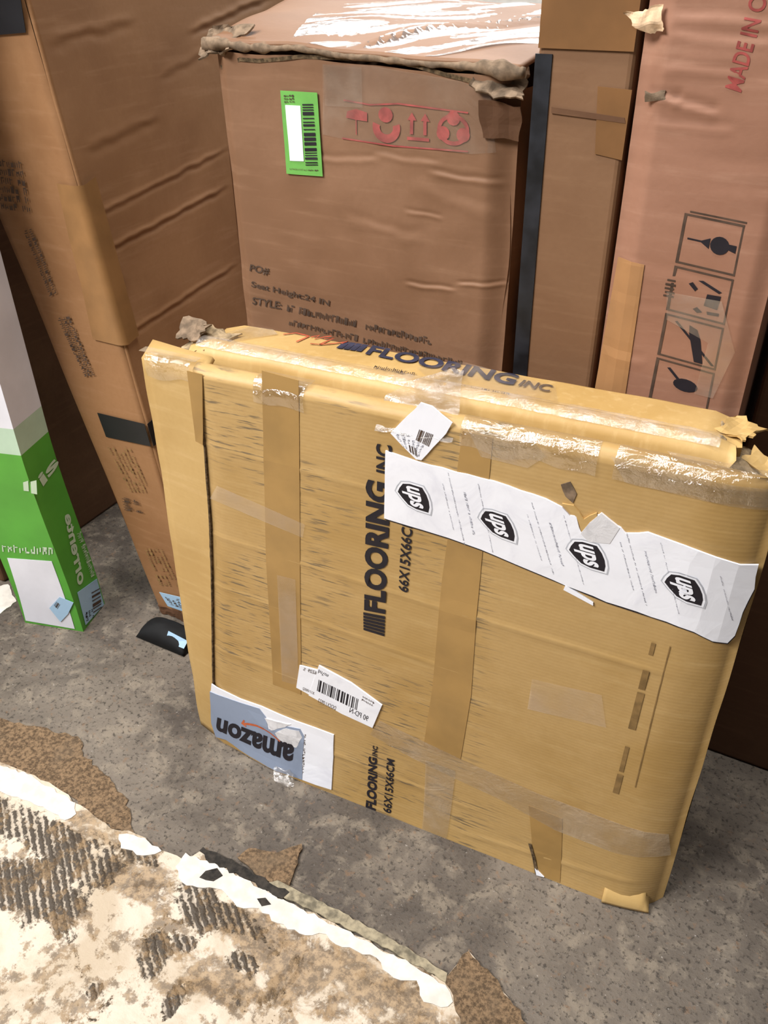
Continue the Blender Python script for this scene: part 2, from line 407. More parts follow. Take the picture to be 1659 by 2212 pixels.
# ================================================================== the setting
def st(name, verts, faces, mat):
    return mesh(name, verts, faces, mat, kind='structure')
floor = st('floor', [(-7, -4, 0), (6, -4, 0), (6, 9.2, 0), (-7, 9.2, 0), (-7, -4, -.08), (6, -4, -.08), (6, 9.2, -.08), (-7, 9.2, -.08)],
   [(0, 1, 2, 3), (7, 6, 5, 4), (0, 4, 5, 1), (1, 5, 6, 2), (2, 6, 7, 3), (3, 7, 4, 0)], M['floor'])
st('wall_back', [(-7, 9.0, 0), (6, 9.0, 0), (6, 9.0, 4), (-7, 9.0, 4), (-7, 9.2, 0), (6, 9.2, 0), (6, 9.2, 4), (-7, 9.2, 4)],
   [(0, 1, 2, 3), (7, 6, 5, 4), (0, 4, 5, 1), (1, 5, 6, 2), (2, 6, 7, 3), (3, 7, 4, 0)], M['wall'])
def gfn(a, b, h): return (a, b, h)
vin = [(-2.6, -1.2), (0.05, -1.2), (0.02, 0.30)] + [(-0.0790, 0.4649), (-0.1178, 0.4883), (-0.1455, 0.5039), (-0.1596, 0.5072), (-0.1804, 0.5171), (-0.1862, 0.4943), (-0.1913, 0.4736)] + \
      [(-0.3912, 0.4692), (-0.5439, 0.4724)] + [(-0.5524, 0.4526), (-0.5926, 0.4497), (-0.6348, 0.4532), (-0.6721, 0.4439), (-0.7351, 0.4521), (-0.7898, 0.4581), (-0.8435, 0.4568), (-0.8950, 0.4520)] + [(-1.35, 0.455), (-2.6, 0.455)]
sheet('vinyl_sheet', ragged(vin, 0.003, 0.012, 4, skip=(0, 1, 18, 19, 20, 21, 22)), gfn, 0.0030, M['vinyl'], floor, 0.0028, .06, label='worn cream vinyl flooring with dark adhesive stains')
def fl(name, pts, mat, top, amp, seed, label=None, step=0.007):
    return sheet(name, ragged(pts, amp, step, seed), gfn, top, mat, floor, min(top, 0.0022), label=label)
fl('white_band', [(-1.5, 0.452), (-1.5, 0.418), (-0.8533, 0.4156), (-0.8059, 0.4223), (-0.7635, 0.4243), (-0.7350, 0.4236), (-0.7292, 0.4383), (-0.7436, 0.4510), (-0.7944, 0.4538), (-0.8409, 0.4545), (-0.8896, 0.4473)], M['cream'], 0.0042, 0.0022, 11, 'cream white vinyl border strip')
fl('white_band', [(-0.5583, 0.4617), (-0.5570, 0.4397), (-0.5349, 0.4266), (-0.5067, 0.4330), (-0.4845, 0.4419), (-0.4547, 0.4327), (-0.4290, 0.4436), (-0.3980, 0.4386), (-0.3600, 0.4418), (-0.3386, 0.4546), (-0.3133, 0.4501), (-0.2799, 0.4579), (-0.2434, 0.4470), (-0.2185, 0.4567), (-0.2011, 0.4394), (-0.1815, 0.4430), (-0.1722, 0.4548), (-0.1873, 0.4675), (-0.2559, 0.4707), (-0.3502, 0.4680), (-0.4447, 0.4659), (-0.5111, 0.4671)], M['cream'], 0.0042, 0.0026, 12, 'cream white vinyl border strip')
fl('white_fragment', [(-0.6551, 0.4416), (-0.6383, 0.4269), (-0.6050, 0.4323), (-0.5880, 0.4490), (-0.6124, 0.4516), (-0.6366, 0.4499)], M['cream'], 0.0042, 0.003, 13)
fl('beige_edge', [(-0.4469, 0.4690), (-0.3526, 0.4721), (-0.2575, 0.4736), (-0.1886, 0.4703), (-0.1911, 0.4808), (-0.2627, 0.4859), (-0.3482, 0.4866), (-0.4298, 0.4853)], M['beige'], 0.0046, 0.0016, 14, 'beige vinyl edge strip')
fl('adhesive_strip', [(-0.5439, 0.4724), (-0.5293, 0.4664), (-0.4745, 0.4673), (-0.4105, 0.4672), (-0.4072, 0.4788), (-0.4543, 0.4795), (-0.5139, 0.4806), (-0.5430, 0.4790)], M['tar'], 0.0050, 0.0026, 15, 'black adhesive line')
fl('adhesive_spot', [(-0.5185, 0.4527), (-0.5197, 0.4419), (-0.5008, 0.4461), (-0.4951, 0.4578), (-0.5078, 0.4629)], M['tar'], 0.0050, 0.004, 16)
fl('adhesive_spot', [(-0.4381, 0.4526), (-0.4273, 0.4472), (-0.4186, 0.4546), (-0.4296, 0.4585)], M['tar'], 0.0050, 0.003, 17)
fl('vinyl_scrap', [(-1.2469, 0.7072), (-1.2113, 0.7484), (-1.1588, 0.7208), (-1.1578, 0.6843), (-1.1818, 0.6524)], M['cream'], 0.0015, 0.002, 21, 'pale vinyl scrap at the far left')
fl('brown_patch', [(-1.0187, 0.5062), (-0.9633, 0.5119), (-0.9214, 0.5193), (-0.8739, 0.5300), (-0.8298, 0.5411), (-0.7871, 0.5166), (-0.7279, 0.5034), (-0.6917, 0.4923), (-0.6598, 0.4701), (-0.6384, 0.4537), (-0.6731, 0.4450), (-0.7323, 0.4519), (-0.7898, 0.4581), (-0.8435, 0.4568), (-0.8950, 0.4520), (-0.9437, 0.4435)], M['backing'], 0.0018, 0.004, 18, 'brown fibre backing stuck to concrete')
fl('brown_shard', [(-0.4942, 0.4881), (-0.4894, 0.5060), (-0.4727, 0.5117), (-0.4532, 0.5175), (-0.4427, 0.5322), (-0.4317, 0.5443), (-0.4205, 0.5182), (-0.4103, 0.4813), (-0.4321, 0.4783), (-0.4600, 0.4794)], M['backing'], 0.0040, 0.0022, 19, 'loose brown shard of flooring backing')
fl('brown_patch', [(-0.1881, 0.4693), (-0.1857, 0.4933), (-0.1800, 0.5161), (-0.1592, 0.5062), (-0.1451, 0.5029), (-0.1174, 0.4874), (-0.0828, 0.4682), (-0.1478, 0.4281), (-0.1708, 0.4543)], M['backing'], 0.0042, 0.003, 20, 'brown fibre backing at broken vinyl end')

# ================================================================== yellow flooring carton
yaw = math.radians(3.2819)
carton = thing('flat_carton', (-0.6527, 0.6345, 0), yaw, 'flat square yellow-brown carton standing on edge, covered in tape and shipping labels', 'box')
CREASE = [(0.5224, -0.0260, 0.0008, 0.0028, 0.043, 0.302), (0.3947, -0.0339, 0.0008, 0.0028, 0.040, 0.413), (0.3137, -0.0529, 0.0008, 0.0028, 0.029, 0.419), (0.1979, -0.0431, 0.0009, 0.0035, 0.018, 0.235), (0.0843, -0.0388, 0.0008, 0.004, 0.076, 0.432), (0.3871, -0.0106, 0.001, 0.0035, 0.367, 0.606), (0.4972, -0.0546, -0.0008, 0.003, 0.179, 0.302), (-0.0283, 0.1186, 0.0008, 0.004, 0.386, 0.637),]
def seam(z):
    pts = [(0, .006), (.12, .022), (.3, .047), (.40, .060), (.52, .070), (.66, .066)]
    for (z0, a), (z1, b) in zip(pts, pts[1:]):
        if z <= z1: return a + (b - a) * (z - z0) / (z1 - z0)
    return pts[-1][1]
def fy(u, z):
    y = 0.0
    if u > .60: y += .016 * ((u - .60) / .06) ** 2
    y -= .014 * math.exp(-max(z, 0) / .07) * smooth(u / .14) * smooth((.665 - u) / .05)
    return y
def fcrease(u, z):
    d = 0.0
    for z0, sl, amp, w, u0, u1 in CREASE:
        k = (z - (z0 + sl * u)) / w
        if abs(k) < 3.5: d += amp * math.exp(-k * k) * smooth((u - u0) / .03) * smooth((u1 - u) / .03)
    return d
def wob(u, z): return .0009 * N3(u * 7, z * 7, 1) + .0003 * N3(u * 30, z * 40, 4)
def FF(a, b, h): return (a, fy(a, b) - fcrease(a, b) + wob(a, b) - h, b)

# front layer (lid), lofted along the width
zs = sorted(set([round(.606 * i / 200, 5) for i in range(201)]))
prof = [(.003, .6105), (.007, .6140), (.013, .6158), (.020, .6135), (.026, .607), (.029, .597), (.030, .58), (.030, .45), (.030, .2), (.030, .0)]
nu = 70
ss = lsp(0, 1, nu)
verts = []; nrow = len(zs) + len(prof)
for s in ss:
    for z in zs:
        u = seam(z) + s * (.660 - seam(z)); u += .002 * N3(z * 9, 3, 0) * (s > .999)
        e = .0035 * (1 - smooth(s / .03)) + .006 * (1 - smooth((1 - s) / .02))
        verts.append((u, fy(u, z) - fcrease(u, z) + e + wob(u, z), z))
    for y, z in prof:
        u = seam(.62) + s * (.660 - seam(.62))
        sag = .003 * N3(u * 5, 0, 7) if z > .6 else 0
        yy = y + (fy(u, .61) if y < .01 else 0)
        verts.append((u, yy, z + sag))
faces = [(i*nrow+j, (i+1)*nrow+j, (i+1)*nrow+j+1, i*nrow+j+1) for i in range(nu-1) for j in range(nrow-1)]
faces += [tuple(range(nrow))[::-1], tuple((nu-1)*nrow + j for j in range(nrow))]
mesh('front_panel', verts, faces, M['yellow'], carton, True)
# left strip, set back behind the panel edge
us = lsp(0, 1, 8); vs = lsp(0.0, 1, 60)
def strip(s, v):
    z = v * .612; uo = -.026 + .016 * smooth(v) + .0025 * N3(0, v * 9, 2) * (s < .1); ui = seam(z) + .012
    u = uo + (ui - uo) * s
    zz = z + (1 - s) * .004 * (v > .99)
    return (u, .020 - .012 * s + .001 * N3(u * 20, z * 12, 5) + (.02 * smooth((v - .985) / .015) if v > .985 else 0), zz if v < 1 else .613)
grid('side_flap', us, vs, strip, M['yellow_strip'], carton, True, 'left flap tilted back behind the front panel, its lit look painted paler', thick=-0.006)
# ragged dark edge along the seam
sv = []; sf = []
n = 110
for i in range(n):
    z = .02 + .565 * i / (n - 1)
    u = seam(z); w = .0016 + .0030 * abs(N3(z * 60, 1, 1)) + .0035 * max(0, N3(z * 14, 9, 1))
    sv += [(u - w, fy(u, z) + .0045, z), (u - w * .4, fy(u, z) - .0002, z), (u + .0008, fy(u, z) + .0002, z), (u + .0020, fy(u, z) + .006, z)]
for i in range(n - 1):
    for k in range(3): sf.append((i*4+k, i*4+k+1, i*4+k+5, i*4+k+4))
mesh('frayed_edge', sv, sf, M['seam_and_shade'], carton, False, label='dark frayed seam of the front panel')

# rear body (tray)
bp = [(.055, 0), (.055, .40), (.055, .585), (.056, .600), (.0595, .6075), (.068, .6115), (.078, .612), (.085, .609), (.089, .6045), (.094, .6035), (.142, .6045), (.148, .602), (.150, .592), (.150, 0)]
verts = []; nb = 90; nr = len(bp)
for i in range(nb):
    u = .016 + (.614 - .016) * i / (nb - 1)
    for j, (y, z) in enumerate(bp):
        dz = .0008 * N3(u * 16, y * 30, 3) if z > .59 else 0
        du = .010 * N3(j * 1.7, 5, 1) if i in (0, nb - 1) and z > .5 else 0
        end = min(1, min(i, nb - 1 - i) / 4)
        verts.append((u + du, y + .0015 * N3(u * 12, z * 5, j), z + dz - (.008 * (1 - end) if z > .59 else 0)))
faces = [(i*nr+j, (i+1)*nr+j, (i+1)*nr+j+1, i*nr+j+1) for i in range(nb-1) for j in range(nr-1)]
faces += [tuple(range(nr))[::-1], tuple((nb-1)*nr + j for j in range(nr))]
mesh('body', verts, faces, M['yellow_top'], carton, True)

def crumple(name, corners, nx, ny, amp, mat, parent, seed, thick=0.002, freq=60, label=None, jag=0.0):
    a, b, c, d = [Vector(p) for p in corners]
    def fn(s, t):
        p = (a*(1-s) + b*s)*(1-t) + (d*(1-s) + c*s)*t
        q = p + Vector((N3(p.x*freq+seed, p.y*freq, p.z*freq), N3(p.x*freq, p.y*freq+seed, p.z*freq), N3(p.x*freq, p.y*freq, p.z*freq+seed))) * amp
        if jag and (s in (0.0, 1.0) or t in (0.0, 1.0)):
            cen = (a+b+c+d)/4; q = q + (cen - q) * jag * abs(N3(p.x*170+seed, p.y*170, p.z*170))
        return q
    nrm = ((b - a).cross(d - a)).normalized() * thick
    top = [fn(s_, t_) for t_ in lsp(0, 1, ny) for s_ in lsp(0, 1, nx)]; m = len(top)
    verts = top + [v - nrm for v in top]
    q = [(j*nx+i, j*nx+i+1, (j+1)*nx+i+1, (j+1)*nx+i) for j in range(ny-1) for i in range(nx-1)]
    faces = q + [tuple(m + k for k in f)[::-1] for f in q]
    rim = [i for i in range(nx)] + [j*nx + nx-1 for j in range(1, ny)] + [(ny-1)*nx + i for i in range(nx-2, -1, -1)] + [j*nx for j in range(ny-2, 0, -1)]
    faces += [(rim[k], m + rim[k], m + rim[(k+1) % len(rim)], rim[(k+1) % len(rim)]) for k in range(len(rim))]
    return mesh(name, verts, faces, mat, parent, False, label=label)
# torn corners of the tray
crumple('torn_corner', [(.000, .062, .592), (.046, .058, .606), (.060, .112, .606), (.012, .104, .618)], 12, 12, .006, M['torn'], carton, 3, label='torn greyish corner on the left', jag=.5)
crumple('torn_flap', [(-.012, .07, .604), (.03, .066, .612), (.034, .09, .622), (-.004, .1, .626)], 9, 7, .006, M['torn_grey'], carton, 9, jag=.6)
crumple('torn_corner', [(.585, .056, .600), (.640, .050, .560), (.652, .108, .572), (.596, .12, .606)], 12, 12, .006, M['torn'], carton, 5, label='torn ragged corner on the right', jag=.5)
crumple('torn_flap', [(.590, .10, .604), (.622, .098, .600), (.640, .140, .598), (.600, .146, .604)], 9, 9, .006, M['yellow_top'], carton, 15, jag=.6)
crumple('torn_flap', [(.618, .09, .586), (.655, .085, .570), (.664, .100, .572), (.628, .108, .594)], 8, 6, .004, M['yellow_top'], carton, 25, jag=.5)
# ear of cardboard at the lower right corner
grid('corner_ear', lsp(0, 1, 14), lsp(0, 1, 8), lambda s, t: (.592 + .056*s - .004*t*(s > .9), -.020 + .010*s + .016*t*t + .004*(s - .5)**2, .0025 + .026*t - .012*smooth((s-.8)/.2)*t), M['yellow_strip'], carton, True, 'bent cardboard ear at lower right corner', 0.004)

# tapes on the front
def ftape(name, pts, mat, off=0.00066, label=None):
    return sheet(name, pts, FF, off, mat, carton, .0003 if mat in (M['clear'], M['clear_thin']) else off - .0001, .02, label)
ftape('tape', [(0.1582, 0.6278), (0.2008, 0.6247), (0.1901, 0.4656), (0.1689, 0.1653), (0.1263, 0.1661), (0.1377, 0.3846)], M['gold_tape'], 0.0007, 'old golden tape band, left one')
ftape('tape', [(0.3773, 0.6071), (0.4071, 0.6065), (0.4026, 0.3861), (0.4022, 0.2659), (0.3943, 0.1503), (0.3447, 0.1499), (0.3543, 0.2606), (0.3614, 0.4234)], M['gold_tape'], 0.0007, 'old golden tape band, middle one')
ftape('tape', [(0.0629, 0.6100), (0.0825, 0.6094), (0.0697, 0.5204), (0.0600, 0.5230)], M['gold_tape'], 0.0007)
ftape('tape', [(0.4849, 0.1120), (0.5271, 0.1109), (0.5387, 0.0026), (0.5122, 0.0010), (0.4973, 0.0419)], M['gold_tape'], 0.0007, 'short golden tape patch at the bottom edge')
ftape('clear_tape', [(0.3485, 0.1279), (0.3893, 0.1275), (0.3856, 0.0010), (0.3502, 0.0010)], M['clear'], 0.00143)
ftape('clear_tape', [(0.0809, 0.4689), (0.1361, 0.4583), (0.1958, 0.4471), (0.1914, 0.4278), (0.1214, 0.4387), (0.0681, 0.4481)], M['clear_thin'], 0.00154)
ftape('clear_tape', [(0.2837, 0.1695), (0.3972, 0.1518), (0.4926, 0.1398), (0.5870, 0.1382), (0.6457, 0.1375), (0.6545, 0.0975), (0.5893, 0.0862), (0.5213, 0.0873), (0.4487, 0.1057), (0.3358, 0.1217), (0.2703, 0.1379)], M['clear'], 0.00143)
ftape('clear_tape', [(0.3818, 0.6106), (0.4444, 0.6126), (0.4587, 0.5989), (0.4426, 0.5826), (0.3970, 0.5841)], M['clear'], 0.00143)
ftape('clear_tape', [(0.5160, 0.6127), (0.6463, 0.6075), (0.6509, 0.5864), (0.5912, 0.5891), (0.5314, 0.5902)], M['clear'], 0.00143)
ftape('clear_tape', [(0.1514, 0.3610), (0.1770, 0.3624), (0.1665, 0.1812), (0.1417, 0.1793)], M['clear_thin'], 0.00165)
ftape('clear_tape', [(0.4703, 0.3205), (0.5454, 0.3281), (0.5563, 0.2833), (0.4692, 0.2729)], M['clear_thin'], 0.00143)
# clear tape wrapped along the ridge of the tray
def TT(a, b, h): return (a, b, .6045 + h)
def ridge_fn(u, v):
    k = v * (len(rp) - 1); i = min(int(k), len(rp) - 2); f = k - i
    y = rp[i][0] + (rp[i+1][0] - rp[i][0]) * f; z = rp[i][1] + (rp[i+1][1] - rp[i][1]) * f
    return (u, y + .001 * N3(u * 70, v * 3, 2), z + 0.00066 + 0.00099 * abs(N3(u * 55, v * 4, 8)))
rp = [(.0600, .6085), (.064, .6122), (.070, .6142), (.078, .6138), (.085, .6105), (.088, .608)]
grid('clear_tape', lsp(.03, .60, 140), lsp(0, 1, 9), ridge_fn, M['wrap'], carton, True, 'crinkled clear tape along the rear ridge')
sheet('clear_tape', [(0.0523, 0.1394), (0.0831, 0.1419), (0.0955, 0.1320), (0.0457, 0.0809), (0.0205, 0.0802)], TT, 0.0016, M['clear'], carton, .0003)
sheet('clear_tape', [(0.2816, 0.1119), (0.3218, 0.1463), (0.4305, 0.1281), (0.4420, 0.0957), (0.4037, 0.0877), (0.3149, 0.0833)], TT, 0.0016, M['clear_thin'], carton, .0003)
# lid-top clear tape bits
def LT(a, b, h): return (a, b, .6172 + h)
ltz = .617
for q in ([(-.005, .006), (.07, .006), (.07, .018), (-.005, .018)], [(.15, .004), (.21, .004), (.21, .018), (.15, .018)], [(.57, .006), (.655, .008), (.655, .018), (.56, .018)]):
    sheet('clear_tape', q, LT, 0.00138, M['clear'], carton, .0003)
ep = [(-.0006, .590), (-.0006, .600), (.0010, .6075), (.0028, .6110), (.0066, .6146), (.0130, .6166), (.0205, .6142)]
for u0, u1, k0 in ((.002, .062, 0), (.145, .205, 0), (.375, .505, 0), (.520, .652, 0)):
    def edge_fn(u, v):
        k = v * (len(ep) - 1); i = min(int(k), len(ep) - 2); f = k - i
        y = ep[i][0] + (ep[i+1][0] - ep[i][0]) * f; z = ep[i][1] + (ep[i+1][1] - ep[i][1]) * f
        w_ = .0014 * abs(N3(u * 60, v * 4, 5)) + .0016 * abs(N3(u * 24, v * 2, 15))
        cut = .012 * N3(u * 30, 3, 3) * (1 - v)
        return (u, y + fy(u, .61) - w_ - .0006 + (.006 if u < .064 else 0) * (1 - v), z + w_ * .6 + cut * .5 + .003 * N3(u * 5, 0, 7) * v)
    grid('clear_tape', lsp(u0, u1, 50), lsp(0, 1, 25), edge_fn, M['edge_tape'], carton, True)
# gusset of film stretched over the groove above the torn label
film = [(0.2869, 0.5937), (0.3285, 0.6178), (0.3528, 0.6258), (0.3516, 0.6040)]
def film_fn(s, t):
    u0 = .283 + .006; u1 = .372
    a = Vector((.286 + .082 * s, -.003 + .002 * N3(s * 5, 1, 0), .588 + .006 * s)); b = Vector((.290 + .078 * s, .014, .619))
    c = Vector((.300 + .050 * s, .064, .617)); d = Vector((.318 + .014 * s, .122, .608))
    pts = [a, b, c, d]; k = t * 3; i = min(int(k), 2); f = smooth(k - i)
    p = pts[i] * (1 - f) + pts[i + 1] * f
    return p + Vector((0, 0, .003 * N3(s * 6, t * 9, 4) - .006 * math.sin(t * math.pi) * (1 - abs(2*s-1)) * .5))
grid('clear_film', lsp(0, 1, 20), lsp(0, 1, 24), film_fn, M['film'], carton, True, 'stretched clear tape over the groove')

# labels on the front
D1 = [(0.3344, 0.6284), (0.3463, 0.6269), (0.3668, 0.6137), (0.3611, 0.6010), (0.3362, 0.5657), (0.3303, 0.5654), (0.3153, 0.5776), (0.3028, 0.5884), (0.3201, 0.6105)]
ftape('small_label', ragged(D1, 0.00066, .01, 3), M['white_label'], 0.00187, 'crumpled white diamond-shaped label stub')
marks('label_print', scrawl([(0.3163, 0.5768), (0.3063, 0.5891), (0.3445, 0.5957), (0.3342, 0.5690)], 6, 7, 31, .8), FF, 0.00209, M['ink_grey'], carton)
marks('label_print', bars([(0.3338, 0.5999), (0.3483, 0.5976), (0.3438, 0.5833), (0.3301, 0.5873)], 8, 12) + bars([(0.3227, 0.5804), (0.3311, 0.5782), (0.3327, 0.5681), (0.3243, 0.5724)], 5, 8), FF, 0.00231, M['ink_soft'], carton)
U1 = [(0.2970, 0.5670), (0.3452, 0.5621), (0.3840, 0.5617), (0.4263, 0.5589), (0.4631, 0.5540), (0.4792, 0.5490), (0.4875, 0.5419), (0.4936, 0.5425), (0.4976, 0.5309), (0.5031, 0.5218), (0.5097, 0.5323), (0.5160, 0.5374), (0.5126, 0.5500), (0.5351, 0.5418), (0.5400, 0.5370), (0.5513, 0.5403), (0.5591, 0.5437), (0.5801, 0.5406), (0.6049, 0.5367), (0.6253, 0.5319), (0.6414, 0.5274), (0.6559, 0.5276), (0.6584, 0.4998), (0.6545, 0.4723), (0.6536, 0.4436), (0.6491, 0.4341), (0.6359, 0.4357), (0.6179, 0.4443), (0.5917, 0.4486), (0.5335, 0.4526), (0.4671, 0.4643), (0.4029, 0.4763), (0.3674, 0.4803), (0.2944, 0.4839)]
ftape('label_backing', [(a + .0006, b - 0.00176) for a, b in U1[22:]] + [(a, b) for a, b in U1[:1]] , M['ink'], 0.00143, 'black edge under the shipping label')
ftape('shipping_label', ragged(U1, .0008, .012, 9, skip=(30, 31, 32, 33)), M['white_label'], 0.00198, 'long torn white shipping label')
ftape('label_scrap', [(0.4921, 0.4596), (0.5214, 0.4471), (0.5218, 0.4437), (0.4909, 0.4533)], M['white_label'], 0.00209)
ftape('label_scrap', [(0.4996, 0.5251), (0.5066, 0.5399), (0.5157, 0.5529), (0.5342, 0.5416), (0.5276, 0.5216), (0.5080, 0.5179)], M['torn_paper'], 0.00242, 'lifted torn label layer')
ftape('torn_spot', ragged([(0.4753, 0.5727), (0.4834, 0.5778), (0.4908, 0.5666), (0.4885, 0.5557), (0.4810, 0.5609)], .001, .006, 5), M['torn_grey'], 0.00099, 'gouged brown spot')
ftape('torn_spot', ragged([(0.4787, 0.5531), (0.4896, 0.5540), (0.5007, 0.5414), (0.5115, 0.5518), (0.5142, 0.5379), (0.5031, 0.5218), (0.4936, 0.5425)], .001, .006, 6), M['yellow_strip'], 0.00209)
def shield(pt, ang, sc, blur=False):
    def L(x, y): # x along word, y up
        return (pt[0] + sc * (x * ang[0][0] + y * ang[1][0]), pt[1] + sc * (x * ang[0][1] + y * ang[1][1]))
    def shp(k):
        pts = [(-.5*k, .42*k + .04), (-.25*k, .52*k + .04), (.0, .55*k + .04), (.25*k, .52*k + .04), (.5*k, .42*k + .04)]
        pts += [(.5*k, .0), (.42*k, -.28*k), (.2*k, -.46*k), (0, -.58*k), (-.2*k, -.46*k), (-.42*k, -.28*k), (-.5*k, 0)]
        return pts
    marks('logo_border', [[L(*p) for p in shp(1.12)]], FF, 0.00220, M['ink_silver'], carton)
    marks('logo_border', [[L(*p) for p in shp(1.04)]], FF, 0.00231, M['white_label'], carton)
    marks('logo_shield', [[L(*p) for p in shp(.92)]], FF, 0.00242, M['ink'], carton, 'black shield logo')
    text('logo_letters', 'ups', [L(-.38, -.36), L(.38, -.36), L(.38, .30), L(-.38, .30)], FF, 0.00259, M['white_label'], carton, .03)
for (px, dn, rt, k) in (((0.3277, 0.5209), (0.3320, 0.5038), (0.3440, 0.5197), 1), ((0.4178, 0.5123), (0.4243, 0.4950), (0.4346, 0.5104), 2), ((0.5081, 0.5025), (0.5147, 0.4856), (0.5233, 0.5018), 3), ((0.5993, 0.4923), (0.6055, 0.4765), (0.6127, 0.4908), 4)):
    a = Vector((dn[0]-px[0], dn[1]-px[1])).normalized(); b = Vector((rt[0]-px[0], rt[1]-px[1])).normalized()
    shield(px, (a, b), .032)
    for off, ln, th, lab in ((.038, .055, 0.00088, 0), (.047, .085, 0.00088, 0), (.060, .05, 0.00165, 1), (.078, .080, 0.00066, 0)):
        o = (px[0] + b[0]*off, px[1] + b[1]*off)
        if o[0] > .640: continue
        q = [(o[0] - a[0]*ln/2, o[1] - a[1]*ln/2), (o[0] + a[0]*ln/2, o[1] + a[1]*ln/2)]
        q += [(q[1][0] + b[0]*th*1.6, q[1][1] + b[1]*th*1.6), (q[0][0] + b[0]*th*1.6, q[0][1] + b[1]*th*1.6)]
        marks('label_print', scrawl(q, 1, int(ln / 0.00193), k * 7 + int(off * 1000), .92, .9), FF, 0.00231, M['ink_grey'], carton)

# barcode labels
ftape('barcode_label', [(0.1713, 0.2196), (0.2065, 0.2226), (0.2457, 0.2146), (0.2308, 0.1668), (0.1914, 0.1699), (0.1764, 0.1736), (0.1633, 0.1765)], M['white_label'], 0.00176, 'small white label under the barcode sticker')
ftape('barcode_label', [(0.2003, 0.2313), (0.2458, 0.2195), (0.2879, 0.1986), (0.2744, 0.1526), (0.2305, 0.1582), (0.1818, 0.1709)], M['white_label'], 0.00220, 'white barcode sticker')
marks('barcode', bars([(0.1950, 0.1849), (0.2524, 0.1747), (0.2555, 0.1960), (0.1989, 0.2064)], 21, 40), FF, 0.00242, M['ink'], carton)
text('label_text', 'eu7nd', [(0.2144, 0.2210), (0.2000, 0.2247), (0.1982, 0.2175), (0.2114, 0.2149)], FF, 0.00242, M['ink'], carton)
text('label_text', '90 PD-N', [(0.2679, 0.1615), (0.2415, 0.1665), (0.2431, 0.1756), (0.2694, 0.1714)], FF, 0.00242, M['ink'], carton)
text('label_text', 'DDDU 0922', [(0.2211, 0.1608), (0.1953, 0.1648), (0.1970, 0.1723), (0.2227, 0.1683)], FF, 0.00242, M['ink_soft'], carton)
text('label_text', 'X11VREQ', [(0.1903, 0.1745), (0.1732, 0.1773), (0.1742, 0.1828), (0.1913, 0.1808)], FF, 0.00242, M['ink_soft'], carton)
text('label_text', '6229  S', [(0.1953, 0.2139), (0.1763, 0.2135), (0.1781, 0.2191), (0.1970, 0.2203)], FF, 0.00242, M['ink_soft'], carton)
marks('label_print', scrawl([(0.2623, 0.2054), (0.2789, 0.2013), (0.2762, 0.1902), (0.2594, 0.1944)], 2, 6, 3, .9), FF, 0.00242, M['ink_soft'], carton)

# grey mailer film and white label at the lower left corner
W1 = [(0.0210, 0.1221), (0.0300, 0.1187), (0.0686, 0.1144), (0.1041, 0.1163), (0.1584, 0.1123), (0.2166, 0.1123), (0.2128, 0.0083), (0.1647, 0.0055), (0.0922, 0.0153), (0.0218, 0.0624), (0.0157, 0.0975)]
ftape('white_label', ragged(W1, .0006, .02, 8), M['white_label'], 0.00165, 'white paper label at the lower left')
A1 = [(0.0160, 0.1051), (0.0280, 0.1049), (0.0679, 0.1077), (0.1006, 0.1112), (0.1103, 0.0996), (0.1133, 0.0778), (0.1414, 0.0960), (0.1651, 0.1012), (0.1711, 0.0899), (0.1669, 0.0510), (0.1662, 0.0061), (0.1249, 0.0030), (0.0918, 0.0045), (0.0571, 0.0062), (0.0317, 0.0128), (0.0122, 0.0082), (0.0080, 0.0361)]
A1 = [(a, max(b, .003)) for a, b in A1]
ftape('mailer_film', ragged(A1, .0006, .012, 10), M['grey_film'], 0.00220, 'blue-grey mailer scrap printed with a black word')
ftape('torn_paper', ragged([(0.1086, 0.0970), (0.1283, 0.0990), (0.1507, 0.1036), (0.1413, 0.0942), (0.1179, 0.0782)], .0008, .006, 12), M['torn_paper'], 0.00253)
ftape('torn_paper', ragged([(0.1190, 0.0716), (0.1427, 0.0930), (0.1634, 0.0970), (0.1680, 0.0867), (0.1576, 0.0626), (0.1501, 0.0610), (0.1353, 0.0632)], .0008, .006, 13), M['torn_paper'], 0.00253, 'torn pale paper patch')
text('label_text', 'amazon', [(0.1548, 0.0666), (0.0227, 0.0570), (0.0148, 0.0256), (0.1509, 0.0317)], FF, 0.00275, M['ink'], carton, .035)
marks('smile_arrow', [q for q in stroke([(0.0681, 0.0666), (0.0798, 0.0715), (0.0929, 0.0752), (0.1053, 0.0749)], .004)], FF, 0.00275, M['ink_orange'], carton)
marks('smile_arrow', [q for q in stroke([(0.1053, 0.0749), (0.1160, 0.0720), (0.1249, 0.0673), (0.1337, 0.0607)], 0.00248)] + stroke([(0.0722, 0.0751), (0.0672, 0.0661), (0.0743, 0.0642)], .003), FF, 0.00275, M['ink_orange'], carton, 'orange smile-shaped arrow')
marks('label_print', scrawl([(0.1749, 0.0951), (0.1690, 0.0157), (0.1638, 0.0151), (0.1690, 0.0924)], 1, 14, 71, .9), FF, 0.00198, M['ink_soft'], carton)
crumple('plastic_tag', [(.125, -.028, .002), (.16, -.03, .002), (.155, -.016, .016), (.122, -.014, .014)], 8, 8, .004, M['wrap'], carton, 4, .0004, 120)

